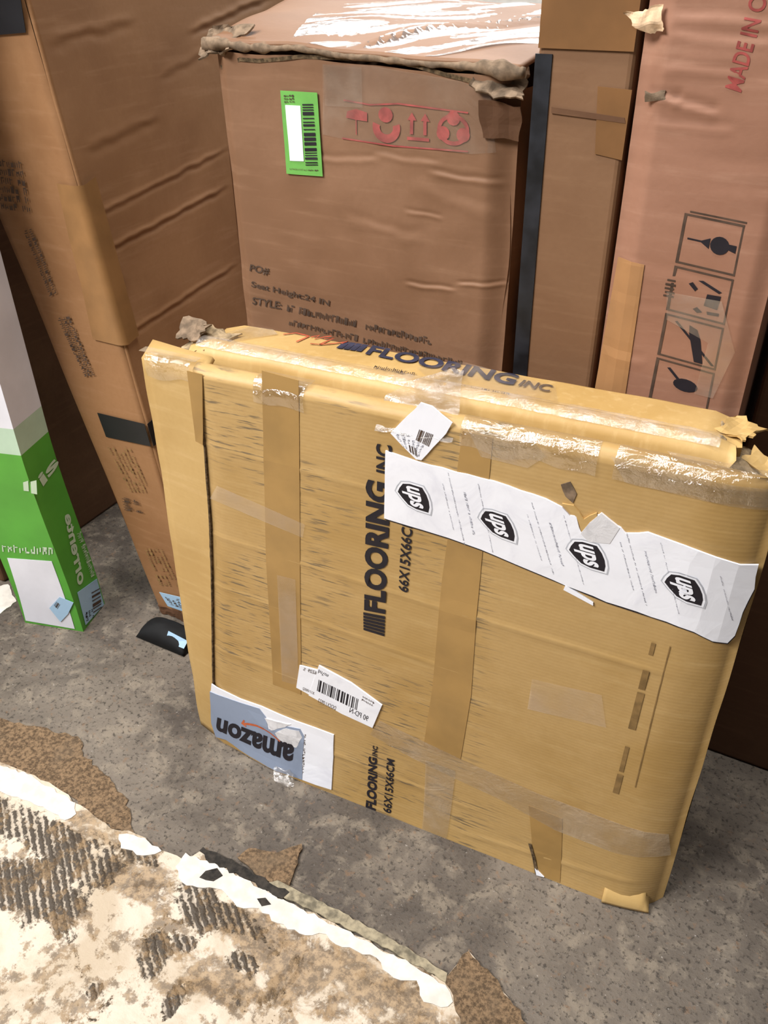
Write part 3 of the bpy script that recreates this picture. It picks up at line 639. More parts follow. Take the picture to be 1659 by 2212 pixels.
# printing on the front
marks('logo_block', inq([(0.2922, 0.3140), (0.2938, 0.3474), (0.2659, 0.3437), (0.2651, 0.3139)], [rect(.04 + .162*i, 0, .04 + .162*i + .135, 1) for i in range(6)]), FF, 0.00099, M['ink'], carton)
text('lettering', 'FLOORING', [(0.2944, 0.3504), (0.3023, 0.5277), (0.2737, 0.5277), (0.2666, 0.3467)], FF, 0.00099, M['ink'], carton, .045, 'bold black word on the front')
text('lettering', 'INC', [(0.3024, 0.5389), (0.3042, 0.5740), (0.2863, 0.5725), (0.2857, 0.5391)], FF, 0.00099, M['ink'], carton, .03)
text('lettering', '66X15X66CM', [(0.3220, 0.3907), (0.3274, 0.4909), (0.3147, 0.4920), (0.3102, 0.3913)], FF, 0.00099, M['ink'], carton, .02)
text('lettering', 'FLOORING', [(0.2813, 0.0010), (0.2802, 0.0976), (0.2680, 0.0961), (0.2657, 0.0010)], FF, 0.00099, M['ink'], carton, .045)
text('lettering', 'INC', [(0.2802, 0.1002), (0.2809, 0.1196), (0.2742, 0.1190), (0.2728, 0.1001)], FF, 0.00099, M['ink'], carton, .03)
text('lettering', '66X15X66CM', [(0.3039, 0.0061), (0.3055, 0.1062), (0.2942, 0.1051), (0.2915, 0.0052)], FF, 0.00099, M['ink'], carton, .02)
# faded vertical print and scratch near the right edge
marks('worn_print', inq([(0.5843, 0.1860), (0.5881, 0.4173), (0.5811, 0.4170), (0.5760, 0.1856)], [rect(.0, .1, .14, .9), rect(.16, .2, .34, .8), rect(.46, 0, .70, 1), rect(.72, .1, .84, 1), rect(.93, .2, 1.0, .8)]), FF, 0.00077, M['ink_brown'], carton, 'worn grey-brown printed marks near right edge')
marks('worn_print', stroke([(0.6002, 0.4189), (0.5994, 0.3347), (0.5989, 0.2058)], 0.00110), FF, 0.00077, M['ink_brown'], carton)
marks('cut', stroke([(0.4935, 0.0483), (0.5015, 0.0275), (0.5086, 0.0028)], .004), FF, 0.00187, M['seam_and_shade'], carton)
ftape('white_scrap', [(0.5049, 0.0113), (0.5184, 0.0023), (0.5087, 0.0010)], M['white_label'], 0.00220)

# printing on the tray top
marks('logo_block', inq([(0.2065, 0.1283), (0.2062, 0.1479), (0.1761, 0.1463), (0.1759, 0.1262)][:1] + [(0.2065, 0.1283), (0.2062, 0.1479), (0.1761, 0.1463)] if False else [(0.1765, 0.1250), (0.2071, 0.1272), (0.2073, 0.1469), (0.1767, 0.1452)], [rect(.0, 0, .24, 1), rect(.26, 0, .49, 1), rect(.51, 0, .74, 1), rect(.76, 0, 1, 1)]), TT, .0012, M['ink_blue'], carton)
text('lettering', 'FLOORING', [(0.2137, 0.1232), (0.3894, 0.1136), (0.3890, 0.1400), (0.2117, 0.1488)], TT, .0012, M['ink_blue'], carton, .035, 'navy word printed on the top edge')
text('lettering', 'INC', [(0.3938, 0.1155), (0.4277, 0.1141), (0.4278, 0.1305), (0.3959, 0.1308)], TT, .0012, M['ink_soft'], carton, .02)
marks('worn_print', scrawl([(0.2391, 0.0920), (0.2876, 0.0931), (0.2853, 0.1033), (0.2372, 0.1028)], 1, 11, 81, .95, .9), TT, .0012, M['ink_soft'], carton)
marks('worn_print', scrawl([(0.3378, 0.0839), (0.3945, 0.0859), (0.3933, 0.0955), (0.3365, 0.0939)], 1, 12, 82, .95, .9), TT, .0012, M['ink_soft'], carton)
pen = [[(0.1015, 0.1346), (0.1134, 0.1443), (0.1322, 0.1420)], [(0.1322, 0.1420), (0.1264, 0.1218)], [(0.1355, 0.1404), (0.1418, 0.1491), (0.1421, 0.1374), (0.1494, 0.1465), (0.1560, 0.1523)], [(0.1520, 0.1417), (0.1615, 0.1488), (0.1547, 0.1255), (0.1437, 0.1236)], [(0.1547, 0.1255), (0.1681, 0.1342), (0.1813, 0.1457), (0.1769, 0.1380)]]
marks('red_marker', [q for s in pen for q in stroke(s, .0022)], TT, .0014, M['pen_red'], carton, 'handwritten red number on the top')

# ================================================================== centre box
CX, CY = -.683, .86
cbox = thing('cardboard_box', (CX, CY, 0), 0, 'brown carton with crushed taped top, red handling marks and green barcode sticker', 'box')
segs_c = [(0.1073, 0.7850, 0.2150, 0.7913, 0.0005, 0.003), (0.1979, 0.7969, 0.2866, 0.7932, 0.0005, 0.003), (0.2652, 0.7842, 0.3574, 0.7796, 0.0008, 0.0025), (0.2376, 0.6590, 0.3079, 0.6605, 0.0008, 0.002), (0.3019, 0.6681, 0.3652, 0.6739, 0.0008, 0.002), (0.1596, 0.7259, 0.2722, 0.7117, 0.0005, 0.005), (0.2375, 0.7402, 0.2883, 0.7388, 0.0005, 0.002), (0.2431, 0.7774, 0.3521, 0.7465, 0.0005, 0.006),]
def segd(a, b, segs):
    d = 0.0
    for x0, z0, x1, z1, amp, w in segs:
        L2 = (x1-x0)**2 + (z1-z0)**2; t = clamp(((a-x0)*(x1-x0) + (b-z0)*(z1-z0)) / L2)
        L = math.sqrt(L2); k = ((a-x0)*-(z1-z0) + (b-z0)*(x1-x0)) / L / w
        if abs(k) < 4:
            ex = smooth(min(t, 1-t) * 5 + .05) if 0 < t < 1 else 0
            k += .9 * N3(a*40, b*40, 6)
            d += amp * k * math.exp(.5 - k*k/2) * ex
    return d
CW = .362
def cf(a, b):
    edge = .007 * (1 - smooth(a / .016)) + .012 * (1 - smooth((CW - a) / .03))
    return edge + .004 * N3(a*6, b*5, 2) + .0012 * N3(a*24, b*22, 3) + segd(a, b, segs_c)
def CC(a, b, h): return (a, cf(clamp(a, 0.002, CW-.002), b) - h, b)
ctop = lambda a: .888 - .011 * (a / CW) + .003 * N3(a * 14, 0, 4)
us = lsp(0, CW, 150); vs = lsp(0, 1, 330)
def cfront(a, v):
    z = .48 * v / .05 if v < .05 else .48 + (ctop(a) - .48) * (v - .05) / .95
    return (a, cf(a, z), z)
grid('front_panel', us, vs, cfront, M['kraft_mid'], cbox)
# sides and back
CDp = .46
mesh('side_panel', [(0.0, .007, 0), (0, CDp, 0), (0, CDp, .9), (0, .007, .884)], [(0, 3, 2, 1)], M['kraft_mid'], cbox)
grid('side_panel', lsp(0, 1, 20), lsp(0, 1, 60), lambda s, t: (CW + .006*N3(s*3, t*8, 1) - .004*(s < .01), .012 + (CDp-.012)*s, t*.866), M['kraft_mid'], cbox)
mesh('back_panel', [(0, CDp, 0), (CW, CDp, 0), (CW, CDp, .87), (0, CDp, .9)], [(0, 3, 2, 1)], M['kraft_mid'], cbox)
def ctopfn(s, t):
    xl = -.004 - .105 * smooth(t * 1.1); x = xl + (CW + .002 - xl) * s
    y = -.002 + CDp * t
    z = ctop(clamp(x, 0, CW)) + .008 + .009 * math.sin(min(t * 3, 1) * math.pi / 2) + .006 * N3(x*7, y*7, 3) * smooth(t * 8) + .010 * (1 - s) * smooth(t*2)
    z += .006 * math.exp(-((x - .17 - .45 * y) / .006) ** 2) * smooth(t * 10)
    return (x, y, z)
grid('top_flap', lsp(0, 1, 70), lsp(0, 1, 60), ctopfn, M['kraft_mid'], cbox, thick=-.004)
# crushed rim along the front top edge
rv, rf = [], []
n = 160
for i in range(n):
    a = -.012 + (CW + .018) * i / (n - 1)
    zc = ctop(clamp(a, 0, CW)) + .007 + .004 * N3(a*11, 2, 2)
    rr = .0030 + .0030 * abs(N3(a*38, 6, 2)) + .006 * math.exp(-((a - .345) / .022) ** 2) + .005 * math.exp(-(a / .02) ** 2)
    for k in range(8):
        an = 2 * math.pi * k / 8
        r2 = rr * (1 + .55 * N3(a*75, k * 1.7, 3))
        rv.append((a, .001 - .002 + r2 * math.cos(an) * .9, zc + r2 * math.sin(an)))
for i in range(n - 1):
    for k in range(8): rf.append((i*8+k, i*8+(k+1) % 8, (i+1)*8+(k+1) % 8, (i+1)*8+k))
rf += [tuple(range(8))[::-1], tuple((n-1)*8+k for k in range(8))]
mesh('crushed_rim', rv, rf, M['torn_grey'], cbox, True, label='crushed greyish top edge')
marks('crease_shade', stroke([(0.0037, 0.8703), (0.0358, 0.8801), (0.0607, 0.8798), (0.0853, 0.8823), (0.1154, 0.8862), (0.1444, 0.8866), (0.1782, 0.8868), (0.2163, 0.8868), (0.2532, 0.8838), (0.2840, 0.8779), (0.3092, 0.8743), (0.3349, 0.8699)], .0040), CC, .0008, M['seam_and_shade'], cbox, 'painted shade line under the crushed edge')  # dark strip painted as the shade in the crease below the rim
crumple('torn_corner', [(-.018, -.012, .880), (.03, -.010, .890), (.034, .03, .908), (-.022, .03, .906)], 12, 12, .009, M['torn_grey'], cbox, 14, label='ragged top left corner', jag=.5)
crumple('torn_corner', [(.312, -.012, .868), (.370, -.010, .858), (.370, .02, .884), (.315, .012, .890)], 12, 12, .007, M['torn_grey'], cbox, 24, label='curled crushed top right corner', jag=.3)
crumple('bent_flap', [(.325, -.004, .858), (.366, .002, .854), (.366, .006, .822), (.330, -.001, .824)], 8, 8, .003, M['kraft_dark'], cbox, 34)
# tape over the top and front
def ctf(x, y, h):
    s = (x + .004 + .105 * smooth(y / CDp * 1.1)) / (CW + .006 + .105 * smooth(y / CDp * 1.1))
    p = ctopfn(clamp(s), clamp(y / CDp)); k = .0045 * abs(N3((x - .55*y) * 26, (y + .3*x) * 5, 2)) + .0015 * abs(N3((x - .5*y) * 70, y * 14, 9))
    return (x, y, p[2] + h + k)
sheet('clear_tape', [(.10, .004), (.27, .004), (.36, .10), (.36, .42), (.05, .42), (.02, .2)], ctf, .0030, M['top_tape'], cbox, .0003, .007, 'wide glossy clear tape across the top')
sheet('clear_tape', [(0.1423, 0.8804), (0.2000, 0.8814), (0.3043, 0.8728), (0.3354, 0.8622), (0.3428, 0.8095), (0.3175, 0.8064), (0.1664, 0.8084), (0.1386, 0.8110)], CC, .0016, M['clear_thin'], cbox, .0003, .02)
sheet('clear_tape', [(0.1440, 0.8796), (0.1901, 0.8792), (0.1906, 0.8415), (0.1433, 0.8402)], CC, .0024, M['clear_thin'], cbox, .0003, .02)
# green sticker
gl = [(0.0872, 0.8520), (0.1341, 0.8524), (0.1371, 0.7669), (0.0879, 0.7651)]
sheet('barcode_sticker', gl, CC, .0022, M['green_label'], cbox, .0005, .02, 'bright green barcode sticker')
sheet('white_strip', [(0.0927, 0.8379), (0.1122, 0.8382), (0.1133, 0.7811), (0.0943, 0.7799)], CC, .0027, M['white_label'], cbox, .0004, .02)
marks('barcode', bars([(0.1155, 0.7768), (0.1148, 0.8402), (0.1286, 0.8411), (0.1317, 0.7783)], 55, 34), CC, .0028, M['ink'], cbox)
marks('label_print', scrawl([(0.0918, 0.8481), (0.1052, 0.8494), (0.1057, 0.8406), (0.0922, 0.8397)], 3, 4, 12, .95, .7) + scrawl([(0.0908, 0.7825), (0.0943, 0.8352), (0.1126, 0.8364), (0.1122, 0.7835)][:0] or [(0.0934, 0.7697), (0.1325, 0.7714), (0.1326, 0.7744), (0.0937, 0.7728)], 1, 16, 15, 1, .5), CC, .0030, M['ink_soft'], cbox)
# red handling marks
red = []
red += stroke([(0.1663, 0.8471), (0.1991, 0.8447), (0.2321, 0.8477), (0.3121, 0.8448)], .0016) + stroke([(0.1634, 0.8091), (0.2264, 0.8063), (0.3133, 0.8083)], .0016)
marks('handling_mark', red, CC, .0012, M['ink_pink'], cbox, 'red ruled line')
marks('handling_mark', [[(0.1705, 0.8365), (0.1820, 0.8396), (0.1955, 0.8369), (0.1953, 0.8283), (0.1805, 0.8290), (0.1690, 0.8300)]] + stroke([(0.1817, 0.8291), (0.1817, 0.8143)], .0012), CC, .0012, M['ink_pink'], cbox, 'red umbrella mark')
marks('handling_mark', [disc(*(0.2173, 0.8361), .0085, .0075, 14)] + ring(*(0.2182, 0.8236), .0165, .0150, .0085, 18, math.pi*.9, math.pi*2.1) + [[(0.2142, 0.8169), (0.2243, 0.8167), (0.2209, 0.8110), (0.2164, 0.8111)]], CC, .0012, M['ink_pink'], cbox, 'red glass mark')
ua = quadmap([(0.2430, 0.8137), (0.2701, 0.8141), (0.2695, 0.8406), (0.2429, 0.8405)])
upl = [rect(.12, .22, .26, .72), rect(.70, .22, .84, .72), [(0, .72), (.40, .72), (.2, 1.0)], [(.58, .72), (.98, .72), (.78, 1.0)], rect(0, 0, .95, .12)]
marks('handling_mark', [[ua(*p) for p in q] for q in upl], CC, .0012, M['ink_pink'], cbox, 'red twin arrows mark')
cc = (0.2959, 0.8285)
rec = [disc(cc[0] + .013*math.cos(a), cc[1] + .010*math.sin(a), .0075, .0070, 12) for a in (math.pi/2, math.pi*7/6, math.pi*11/6)] + ring(cc[0], cc[1] - .001, .018, .015, .004, 22)
marks('handling_mark', rec, CC, .0012, M['ink_pink'], cbox, 'red recycling mark')
# black print
text('lettering', 'PO#', [(0.0186, 0.6392), (0.0485, 0.6384), (0.0510, 0.6488), (0.0213, 0.6491)], CC, .0012, M['ink_soft'], cbox, .02)
text('lettering', 'Seat Height:24 IN', [(0.0196, 0.6176), (0.1357, 0.6114), (0.1376, 0.6212), (0.0208, 0.6275)], CC, .0012, M['ink_soft'], cbox, .02)
text('lettering', 'STYLE:', [(0.0185, 0.5963), (0.0627, 0.5964), (0.0651, 0.6067), (0.0205, 0.6066)], CC, .0012, M['ink_soft'], cbox, .02)
marks('worn_print', scrawl([(0.0711, 0.5954), (0.2777, 0.5895), (0.2781, 0.5995), (0.0735, 0.6057)], 1, 34, 44, .97, .9), CC, .0012, M['ink_soft'], cbox)
marks('worn_print', scrawl([(0.0730, 0.5771), (0.3175, 0.5698), (0.3183, 0.5794), (0.0753, 0.5862)], 1, 38, 45, .97, .9), CC, .0012, M['ink_soft'], cbox)

# ================================================================== box with the dark strap
SX, SY = -.304, .86
sbox = thing('cardboard_box', (SX, SY, 0), 0, 'tall plain brown carton with dark vertical strap and brown tape patches', 'box')
SW, SD, SH = .092, .40, 1.22
def box_solid(name, x0, x1, y0, y1, z1, mat, parent, bev=.006, z0=0.0, label=None, sag=0.0):
    bm = bmesh.new(); bmesh.ops.create_cube(bm, size=1)
    for v in bm.verts: v.co = Vector(((x0+x1)/2 + v.co.x*(x1-x0), (y0+y1)/2 + v.co.y*(y1-y0), (z0+z1)/2 + v.co.z*(z1-z0)))
    bmesh.ops.bevel(bm, geom=bm.edges[:], offset=bev, segments=3, affect='EDGES', profile=.5)
    return bm_obj(name, bm, mat, parent, False, label=label)
box_solid('body', 0, SW, 0, SD, SH, M['kraft_strap'], sbox)
def SS(a, b, h): return (a, -h, b)
sheet('strap', [((-0.0015, 0.9020)[0], .90), ((-0.0015, 0.9020)[0] + .0165, .90), ((0.0204, 0.5881)[0], .3), ((0.0024, 0.5843)[0] + .001, .3)], SS, .0014, M['strap'], sbox, .0012, label='dark green-black vertical strap')
sheet('tape', [(.001, 1.05), (.001, (-0.0068, 0.9048)[1]), (SW - .002, (0.0795, 0.9052)[1]), (SW - .002, 1.05)], SS, .0022, M['brown_tape'], sbox, .0006, label='wide brown tape near the top')
sheet('tape', [(0.0610, 0.8758), (0.0929, 0.8745), (0.0924, 0.8142), (0.0659, 0.8176)], SS, .0012, M['brown_tape'], sbox, .0006, label='small brown tape patch')
sheet('flap_edge', [(0.0185, 0.8559), (0.0896, 0.8511), (0.0911, 0.8465), (0.0191, 0.8502)], SS, .0016, M['kraft_dark'], sbox, .0010)

# ================================================================== right box with icons
RX, RY = (-0.2065, 0.8500)
rbox = thing('cardboard_box', (RX, RY, 0), 0, 'tall pinkish-brown carton with black handling pictograms and red print at right', 'box')
RWd = .150
segs_r = [(0.0091, 0.8725, 0.0449, 0.8721, 0.0016, 0.003), (0.0289, 0.8718, 0.0783, 0.8621, 0.0014, 0.003), (0.0179, 0.9355, 0.1145, 0.9313, 0.0007, 0.003), (0.0164, 0.9217, 0.1176, 0.9183, 0.0007, 0.003), (0.0166, 0.8969, 0.0943, 0.8935, 0.0007, 0.003), (0.0158, 0.8520, 0.0961, 0.8504, 0.0006, 0.003), (0.0044, 0.7239, 0.1087, 0.7122, 0.0003, 0.005), (-0.0044, 0.6844, 0.0896, 0.6763, 0.0003, 0.005), (-0.0013, 0.6239, 0.0525, 0.6244, 0.0004, 0.004),]
def rfy(a, b):
    return .010 * (1 - smooth(a / .026)) + .006 * smooth((a - RWd + .02) / .02) + .0025 * N3(a*9, b*6, 8) + .0010 * N3(a*10, b*60, 5) * smooth((b-.72)/.1) + segd(a, b, segs_r)
def RR(a, b, h): return (a, rfy(a, b) - h, b)
grid('front_panel', lsp(0, RWd, 80), lsp(0, 1, 260), lambda a, v: (a, rfy(a, (.45*v/.05 if v < .05 else .45 + .80*(v-.05)/.95)), (.45*v/.05 if v < .05 else .45 + .80*(v-.05)/.95)), M['kraft_pink'], rbox)
box_solid('body', 0.001, RWd - .001, .012, .36, 1.25, M['kraft_pink'], rbox, .004)
def wide(px): return px
frame = [(0.0595, 0.7804), (0.1171, 0.7748), (0.1175, 0.6019), (0.0577, 0.6071)]
fm = quadmap([(0.0582, 0.5830), (0.1214, 0.5773), (0.1180, 0.7741), (0.0611, 0.7789)])
pic = []
def fr(s0, t0, s1, t1, w=.03, h=.010):
    return [rect(s0, t0, s1, t0+h), rect(s0, t1-h, s1, t1), rect(s0, t0, s0+w*1.6, t1), rect(s1-w, t0, s1, t1)]
tiers = [(.745, .985), (.50, .73), (.255, .485), (.0, .24)]
for t0, t1 in tiers: pic += fr(.02, t0, .98, t1)
pic.append(rect(.1, .992, 1.0, 1.0))
marks('pictogram_frame', [[fm(*p) for p in q] for q in pic], RR, .0004, M['ink_soft'], rbox, 'black printed frame of the pictograms')
def glyph(polys, label): marks('pictogram', [[fm(*p) for p in q] for q in polys], RR, .0005, M['ink'], rbox, label)
glyph([disc(.66, .87, .15, .042, 18), [(.50, .845), (.50, .895), (.36, .875), (.36, .868)], rect(.14, .868, .40, .876), [(.78, .86), (.92, .85), (.92, .885), (.8, .885)]], 'wine glass pictogram lying sideways')
glyph([[(.30, .66), (.36, .672), (.46, .645), (.42, .63)], [(.44, .685), (.52, .69), (.84, .655), (.8, .645)], [(.60, .57), (.62, .63), (.84, .635), (.82, .565)], [(.44, .54), (.50, .555), (.60, .535), (.52, .525)], [(.66, .545), (.86, .55), (.86, .535), (.68, .53)]], 'box and hands pictogram')
glyph([[(.44, .455), (.58, .44), (.66, .39), (.76, .27), (.62, .27), (.52, .36), (.46, .41)], [(.2, .455), (.24, .46), (.95, .275), (.9, .272)]], 'crossed out hook pictogram')
glyph([disc(.56, .13, .2, .035, 16), [(.22, .20), (.27, .205), (.55, .13), (.5, .125)]], 'lower pictogram')
for r_ in range(3):
    pass
marks('worn_print', inq([(0.0558, 0.6943), (0.0562, 0.7131), (0.0661, 0.7128), (0.0658, 0.6941)], [rect(.0, .0, .1, 1), rect(.2, .1, .3, 1), rect(.4, 0, .5, .9), rect(.6, 0, .72, 1), rect(.85, .1, .95, .9)]), RR, .0005, M['ink_soft'], rbox)
text('lettering', 'MADE IN CHINA', [(0.0907, 0.8792), (0.0989, 0.9812), (0.0855, 0.9818), (0.0764, 0.8827)], RR, .0005, M['ink_red'], rbox, .02, 'red vertical lettering')
crumple('torn_patch', [(-0.0217, -0.0040, 0.9375), (0.0138, -0.0030, 0.9410), (0.0196, -0.0040, 0.9221), (0.0057, -0.0030, 0.9188)], 14, 10, .004, M['torn_pale'], rbox, 6, .0012, 90, 'pale torn patch at the corner', .3)
crumple('dark_tear', [(0.0090, -0.0010, 0.8753), (0.0282, -0.0010, 0.8771), (0.0315, -0.0010, 0.8699), (0.0111, -0.0010, 0.8671)], 10, 6, .003, M['torn_grey'], rbox, 8, .001, 90, 'small grey tear at the edge', .2)
sheet('tape', [(0.0044, 0.7239), (0.0331, 0.7225), (0.0352, 0.5777), (-0.0005, 0.5780)], RR, .0012, M['pale_tape'], rbox, .0004, .01, 'old tan tape on the corner')
sheet('clear_tape', [(0.0586, 0.6995), (0.1114, 0.6989), (0.1335, 0.6508), (0.1228, 0.5979), (0.1042, 0.5989), (0.1070, 0.6554), (0.0634, 0.6717)], RR, .0018, M['clear_thin'], rbox, .0003, .02)

# ================================================================== tall leaning box on the left
LX, LY = -.912, .8215
lbox = thing('cardboard_box', (LX, LY, 0), 0, 'tall brown carton leaning left with black tape band and rows of worn print', 'box')
def xl(z): return -.2345 * z
def xr(z): return .099 - .1173 * z
LH, LD = 1.12, .60
segs_b = [(-0.0049, 0.6377, 0.3066, 0.6629, 0.0018, 0.003), (0.0014, 0.6849, 0.3248, 0.7157, 0.0013, 0.003), (-0.0118, 0.5197, 0.2912, 0.5446, 0.0016, 0.003), (0.0248, 0.7630, 0.1852, 0.7822, 0.0008, 0.005), (0.0101, 0.8862, 0.1829, 0.9004, 0.0008, 0.005), (0.2700, 0.8749, 0.5160, 0.9124, 0.0018, 0.004), (0.1927, 0.8281, 0.3249, 0.8491, 0.0007, 0.005),]
def NN(a, b, h): return (a, -h + .002 * N3(a*9, b*6, 2), b)
def BB(a, b, h): # a = depth behind the front, b = height
    return (xr(b) + h, a, b)
vs = lsp(0, LH, 120)
grid('front_panel', lsp(0, 1, 24), vs, lambda s, z: (xl(z) + (xr(z)-xl(z))*s - .004*(s > .99), .004*(s > .99) + .004*(s < .01) + .002*N3((xl(z) + (xr(z)-xl(z))*s)*9, z*6, 2), z), M['kraft_left'], lbox)
def lside(a, z):
    bulge = .010 * smooth(a/.1) * math.sin(clamp(z/LH)*math.pi)
    d = segd(a, z, segs_b)
    return (xr(z) - .004*(a < .002) + d + .004*N3(a*5, z*6, 7), a + .004*(a < .002), z)
grid('side_panel', lsp(0, LD, 130), lsp(0, 1, 400), lambda a, v: lside(a, .2*v/.05 if v < .05 else .2 + (LH-.2)*(v-.05)/.95), M['kraft_left'], lbox)
mesh('back_panel', [(xl(0), .004, 0), (xl(0), LD, 0), (xl(LH), LD, LH), (xl(LH), .004, LH), (xr(0), LD, 0), (xr(LH), LD, LH), (xr(LH), .004, LH), (xr(0), .004, 0)],
     [(0, 3, 2, 1), (1, 2, 5, 4), (2, 3, 6, 5), (0, 1, 4, 7)], M['kraft_left'], lbox)
# black tape bands
ztl, ztr, zbl, zbr = (-0.0412, 0.3870), (0.0251, 0.3904), (-0.0336, 0.3466), (0.0396, 0.3533)
sheet('black_tape', [ztl, (xr(ztr[1]), ztr[1]), (xr(zbr[1]), zbr[1]), zbl], NN, .0024, M['black_tape'], lbox, .0006, label='black tape band near the bottom')
sheet('black_tape', [(0.0, ztr[1]), (.30, ztr[1] + .045), (.30, zbr[1] + .045), (0.0, zbr[1])], BB, .0042, M['black_tape'], lbox, .0006, .02)
sheet('black_tape', [(-0.0878, 0.9605), (-0.0103, 0.9611), (-0.0164, 0.9004), (-0.1160, 0.8921)], NN, .0030, M['black_tape'], lbox, .0006, label='black tape patch near the top')
zt, zb_ = (0.0078, 0.7280)[1], (-0.0013, 0.5126)[1]
tl = [(-0.0154, 0.5098), (-0.0153, 0.6022), (-0.0191, 0.6653), (-0.0197, 0.7240)]
def wrap_tape(k, v):
    z = zb_ + (zt - zb_) * v
    q = v * 3; a = min(int(q), 2); xe = tl[a][0] + (tl[a+1][0] - tl[a][0]) * (q - a)
    path = [(xe, -.0034), (xr(z) - .006, -.0034), (xr(z) - .001, -.0022), (xr(z) + .0030, .0012), (xr(z) + .0058, .0060), (xr(z) + .0064, .028)]
    p = path[int(k)]
    return (p[0], p[1], z + (.006 if k == 5 else 0))
grid('tape', [0, 1, 2, 3, 4, 5], lsp(0, 1, 30), wrap_tape, M['tan_tape'], lbox, True, 'tan tape wrapped along the corner')
# worn print
marks('worn_print', scrawl([(-0.1395, 0.6806), (-0.0813, 0.6824), (-0.0765, 0.7515), (-0.1296, 0.7497)], 6, 7, 61, .85, .8), NN, .0030, M['ink_soft'], lbox, 'worn black printed emblem')
marks('worn_print', scrawl([(-0.1386, 0.7722), (-0.1042, 0.7795), (-0.1022, 0.7986), (-0.1293, 0.7956)], 3, 4, 62, .9, .8), NN, .0030, M['ink_soft'], lbox)
marks('worn_print', scrawl([(-0.0880, 0.5637), (-0.1081, 0.6565), (-0.0879, 0.6628), (-0.0682, 0.5738)], 2, 16, 63, .95, .75), NN, .0030, M['ink_soft'], lbox)
marks('worn_print', scrawl([(-0.0507, 0.4458), (-0.0826, 0.5338), (-0.0544, 0.5416), (-0.0279, 0.4537)], 3, 16, 64, 1, .85), NN, .0030, M['ink_soft'], lbox)
marks('worn_print', scrawl([(-0.0104, 0.2517), (-0.0383, 0.3287), (0.0153, 0.3403), (0.0389, 0.2647)], 6, 12, 65, .75, .6), NN, .0030, M['ink_brown'], lbox)
marks('worn_print', scrawl([(-0.0327, 0.2085), (-0.0320, 0.2362), (0.0115, 0.2404), (0.0191, 0.2175)], 2, 5, 66, .9, .8), NN, .0030, M['ink_soft'], lbox)
marks('worn_print', scrawl([(0.0157, 0.0692), (-0.0035, 0.1422), (0.0397, 0.1571), (0.0649, 0.0828)], 5, 10, 67, .8, .6), NN, .0030, M['ink_brown'], lbox)
sheet('sticker', [(0.0142, 0.0522), (0.0646, 0.0592), (0.0729, 0.0272), (0.0276, 0.0259)], NN, .0040, M['blue_label'], lbox, .0006, label='pale blue sticker at the bottom')
marks('label_print', scrawl([(0.0352, 0.0332), (0.0236, 0.0475), (0.0598, 0.0553), (0.0640, 0.0341)], 3, 4, 68, .9, .8), NN, .0045, M['ink_soft'], lbox)
crumple('torn_bottom', [(.0, -.003, .001), (.09, -.003, .001), (.088, -.002, .02), (.002, -.002, .018)], 14, 6, .004, M['kraft_dark'], lbox, 9, .002, 80, None, .2)

# ================================================================== green and white box
GR = math.atan2(.268, .964)
gbox = thing('printed_box', (-.993, .718, 0), GR, 'slim glossy green and white printed carton standing at the left edge', 'box')
gw, gd, gh = .112, .076, 1.20
def lean(z): return -.022 * smooth(z / .36)
zb0, zb1 = .350, .395
def gbody(name, z0, z1, mat):
    vs_ = []
    for z in (z0, z1):
        x = lean(z)
        vs_ += [(x - gw, 0, z), (x, 0, z), (x, gd, z), (x - gw, gd, z)]
    return vs_
gv = []; rows = [0, .05, .1, .15, .2, .25, .3, .33, zb0, zb1, .45, .55, .7, gh]
for z in rows:
    x = lean(z); gv += [(x - gw, 0, z), (x, 0, z), (x, gd, z), (x - gw, gd, z)]
gf = [(i*4+k, i*4+(k+1) % 4, (i+1)*4+(k+1) % 4, (i+1)*4+k) for i in range(len(rows)-1) for k in range(4)] + [(3, 2, 1, 0), tuple((len(rows)-1)*4+k for k in range(4))]
me = bpy.data.meshes.new('body'); me.from_pydata(gv, [], gf); me.update()
for m in (M['green_print'], M['mint'], M['white_print']): me.materials.append(m)
for p in me.polygons:
    z = p.center.z; p.material_index = 0 if z < zb0 else (1 if z < zb1 else 2)
link('body', me, None, gbox)
def GFm(a, b, h): return (a + lean(b), -h, b)
def GSm(a, b, h): return (lean(b) + h, a, b)
sheet('label_panel', [(-0.0975, 0.1439), (-0.0135, 0.1505), (-0.0150, 0.0042), (-0.1093, 0.0058)], GFm, .0008, M['white_print'], gbox, .0004, .03, 'white front panel')
sheet('sticker', [(-0.0513, 0.0458), (-0.0231, 0.0751), (0.0003, 0.0672), (-0.0184, 0.0383), (-0.0383, 0.0169)], GFm, .0022, M['blue_label'], gbox, .0004, label='small pale blue sticker on the white panel')
marks('label_print', bars([(-0.0400, 0.0539), (-0.0352, 0.0466), (-0.0265, 0.0584), (-0.0319, 0.0635)], 3, 8), GFm, .0026, M['ink_soft'], gbox)
marks('lettering', scrawl([(-0.1016, 0.1555), (-0.0041, 0.1632), (0.0020, 0.1807), (-0.0965, 0.1732)], 1, 9, 90, 1, .9), GFm, .0008, M['pale_print'], gbox)
text('lettering', 'orrente', [(0.0208, 0.0824), (0.0484, 0.2090), (0.0663, 0.2044), (0.0444, 0.0799)], GSm, .0008, M['pale_print'], gbox, .03, 'pale word printed up the side')
marks('lettering', scrawl([(0.0595, 0.0721), (0.0610, 0.1670), (0.0745, 0.1614), (0.0741, 0.0690)], 1, 22, 91, .95, .9), GSm, .0008, M['pale_print'], gbox)
text('lettering', 'is', [(0.0241, 0.2794), (0.0797, 0.2905), (0.0676, 0.3104), (0.0196, 0.3008)][0:4], GSm, .0010, M['pale_print'], gbox, .03)
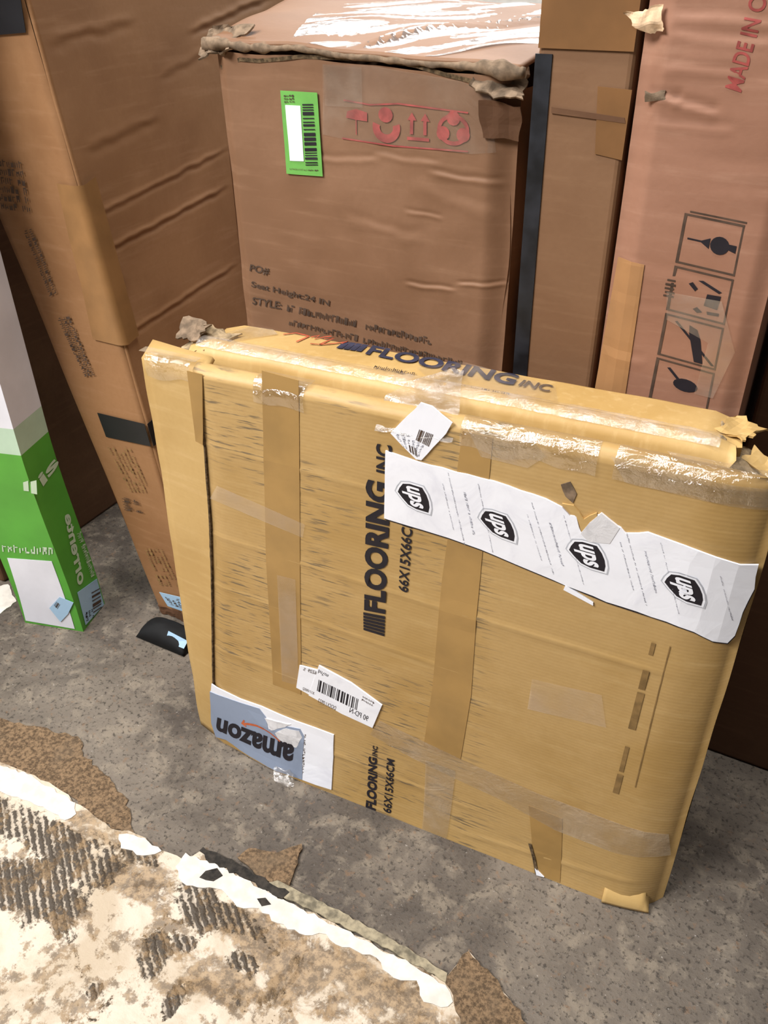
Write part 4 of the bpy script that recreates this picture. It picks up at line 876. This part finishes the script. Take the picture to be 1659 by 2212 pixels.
marks('lettering', inq([(-0.0159, 0.2839), (0.0091, 0.2821), (0.0201, 0.3219), (-0.0099, 0.3065)], [rect(0, .1, .35, .8), rect(.5, 0, .9, .7)]), GFm, .0008, M['pale_print'], gbox)
sheet('sticker', [(0.0142, 0.0757), (0.0727, 0.0598), (0.0721, 0.0010), (0.0093, 0.0074)], GSm, .0012, M['blue_label'], gbox, .0004, label='pale blue barcode sticker on the side')
marks('label_print', bars([(0.0368, 0.0114), (0.0476, 0.0487), (0.0726, 0.0391), (0.0629, 0.0022)], 33, 12), GSm, .0016, M['ink_soft'], gbox)
marks('label_print', scrawl([(0.0120, 0.0136), (0.0166, 0.0307), (0.0409, 0.0207), (0.0390, 0.0010)], 3, 3, 36, .95, .8), GSm, .0016, M['ink'], gbox)

# ================================================================== dark boxes behind and small things
dbox = thing('cardboard_box', (-1.222, .748, 0), 0, 'dull brown carton in shadow at the far left, beside the green box', 'box')
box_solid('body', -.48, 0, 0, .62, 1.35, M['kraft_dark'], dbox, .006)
sheet('tape', [(.25, 1.34), (.31, 1.34), (.31, 1.0), (.25, 1.0)], lambda a, b, h: (h, a, b), .0008, M['brown_tape'], dbox, .0005)
ebox = thing('cardboard_box', (-.048, .955, 0), 0, 'dark brown carton in the shadowed gap at the far right', 'box')
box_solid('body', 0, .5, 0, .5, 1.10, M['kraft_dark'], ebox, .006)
sheet('tape', [(.20, 1.09), (.25, 1.09), (.25, .75), (.20, .75)], lambda a, b, h: (a, -h, b), .0008, M['brown_tape'], ebox, .0005)

bag = thing('black_pouch', (-.85, .775, 0), 0, 'small folded black plastic pouch on the floor by the carton', 'bag')
def pouch(s, t):
    a = (s - .5) * 2; b = (t - .5) * 2
    return (.052 * a, .026 * b, .002 + .030 * max(0, (1 - a*a) * (1 - b*b)) ** .45 + .003 * N3(a*3, b*3, 1) * (1 - a*a) * (1 - b*b))
grid('pouch_body', lsp(0, 1, 22), lsp(0, 1, 14), pouch, M['black'], bag, True, thick=.0015)
mesh('pouch_label', [(.012, -.0262 + .004, .016), (.05, -.020, .014), (.052, -.010, .024), (.014, -.012, .032)], [(0, 1, 2, 3)], M['blue_label'], bag, label='pale blue tag')
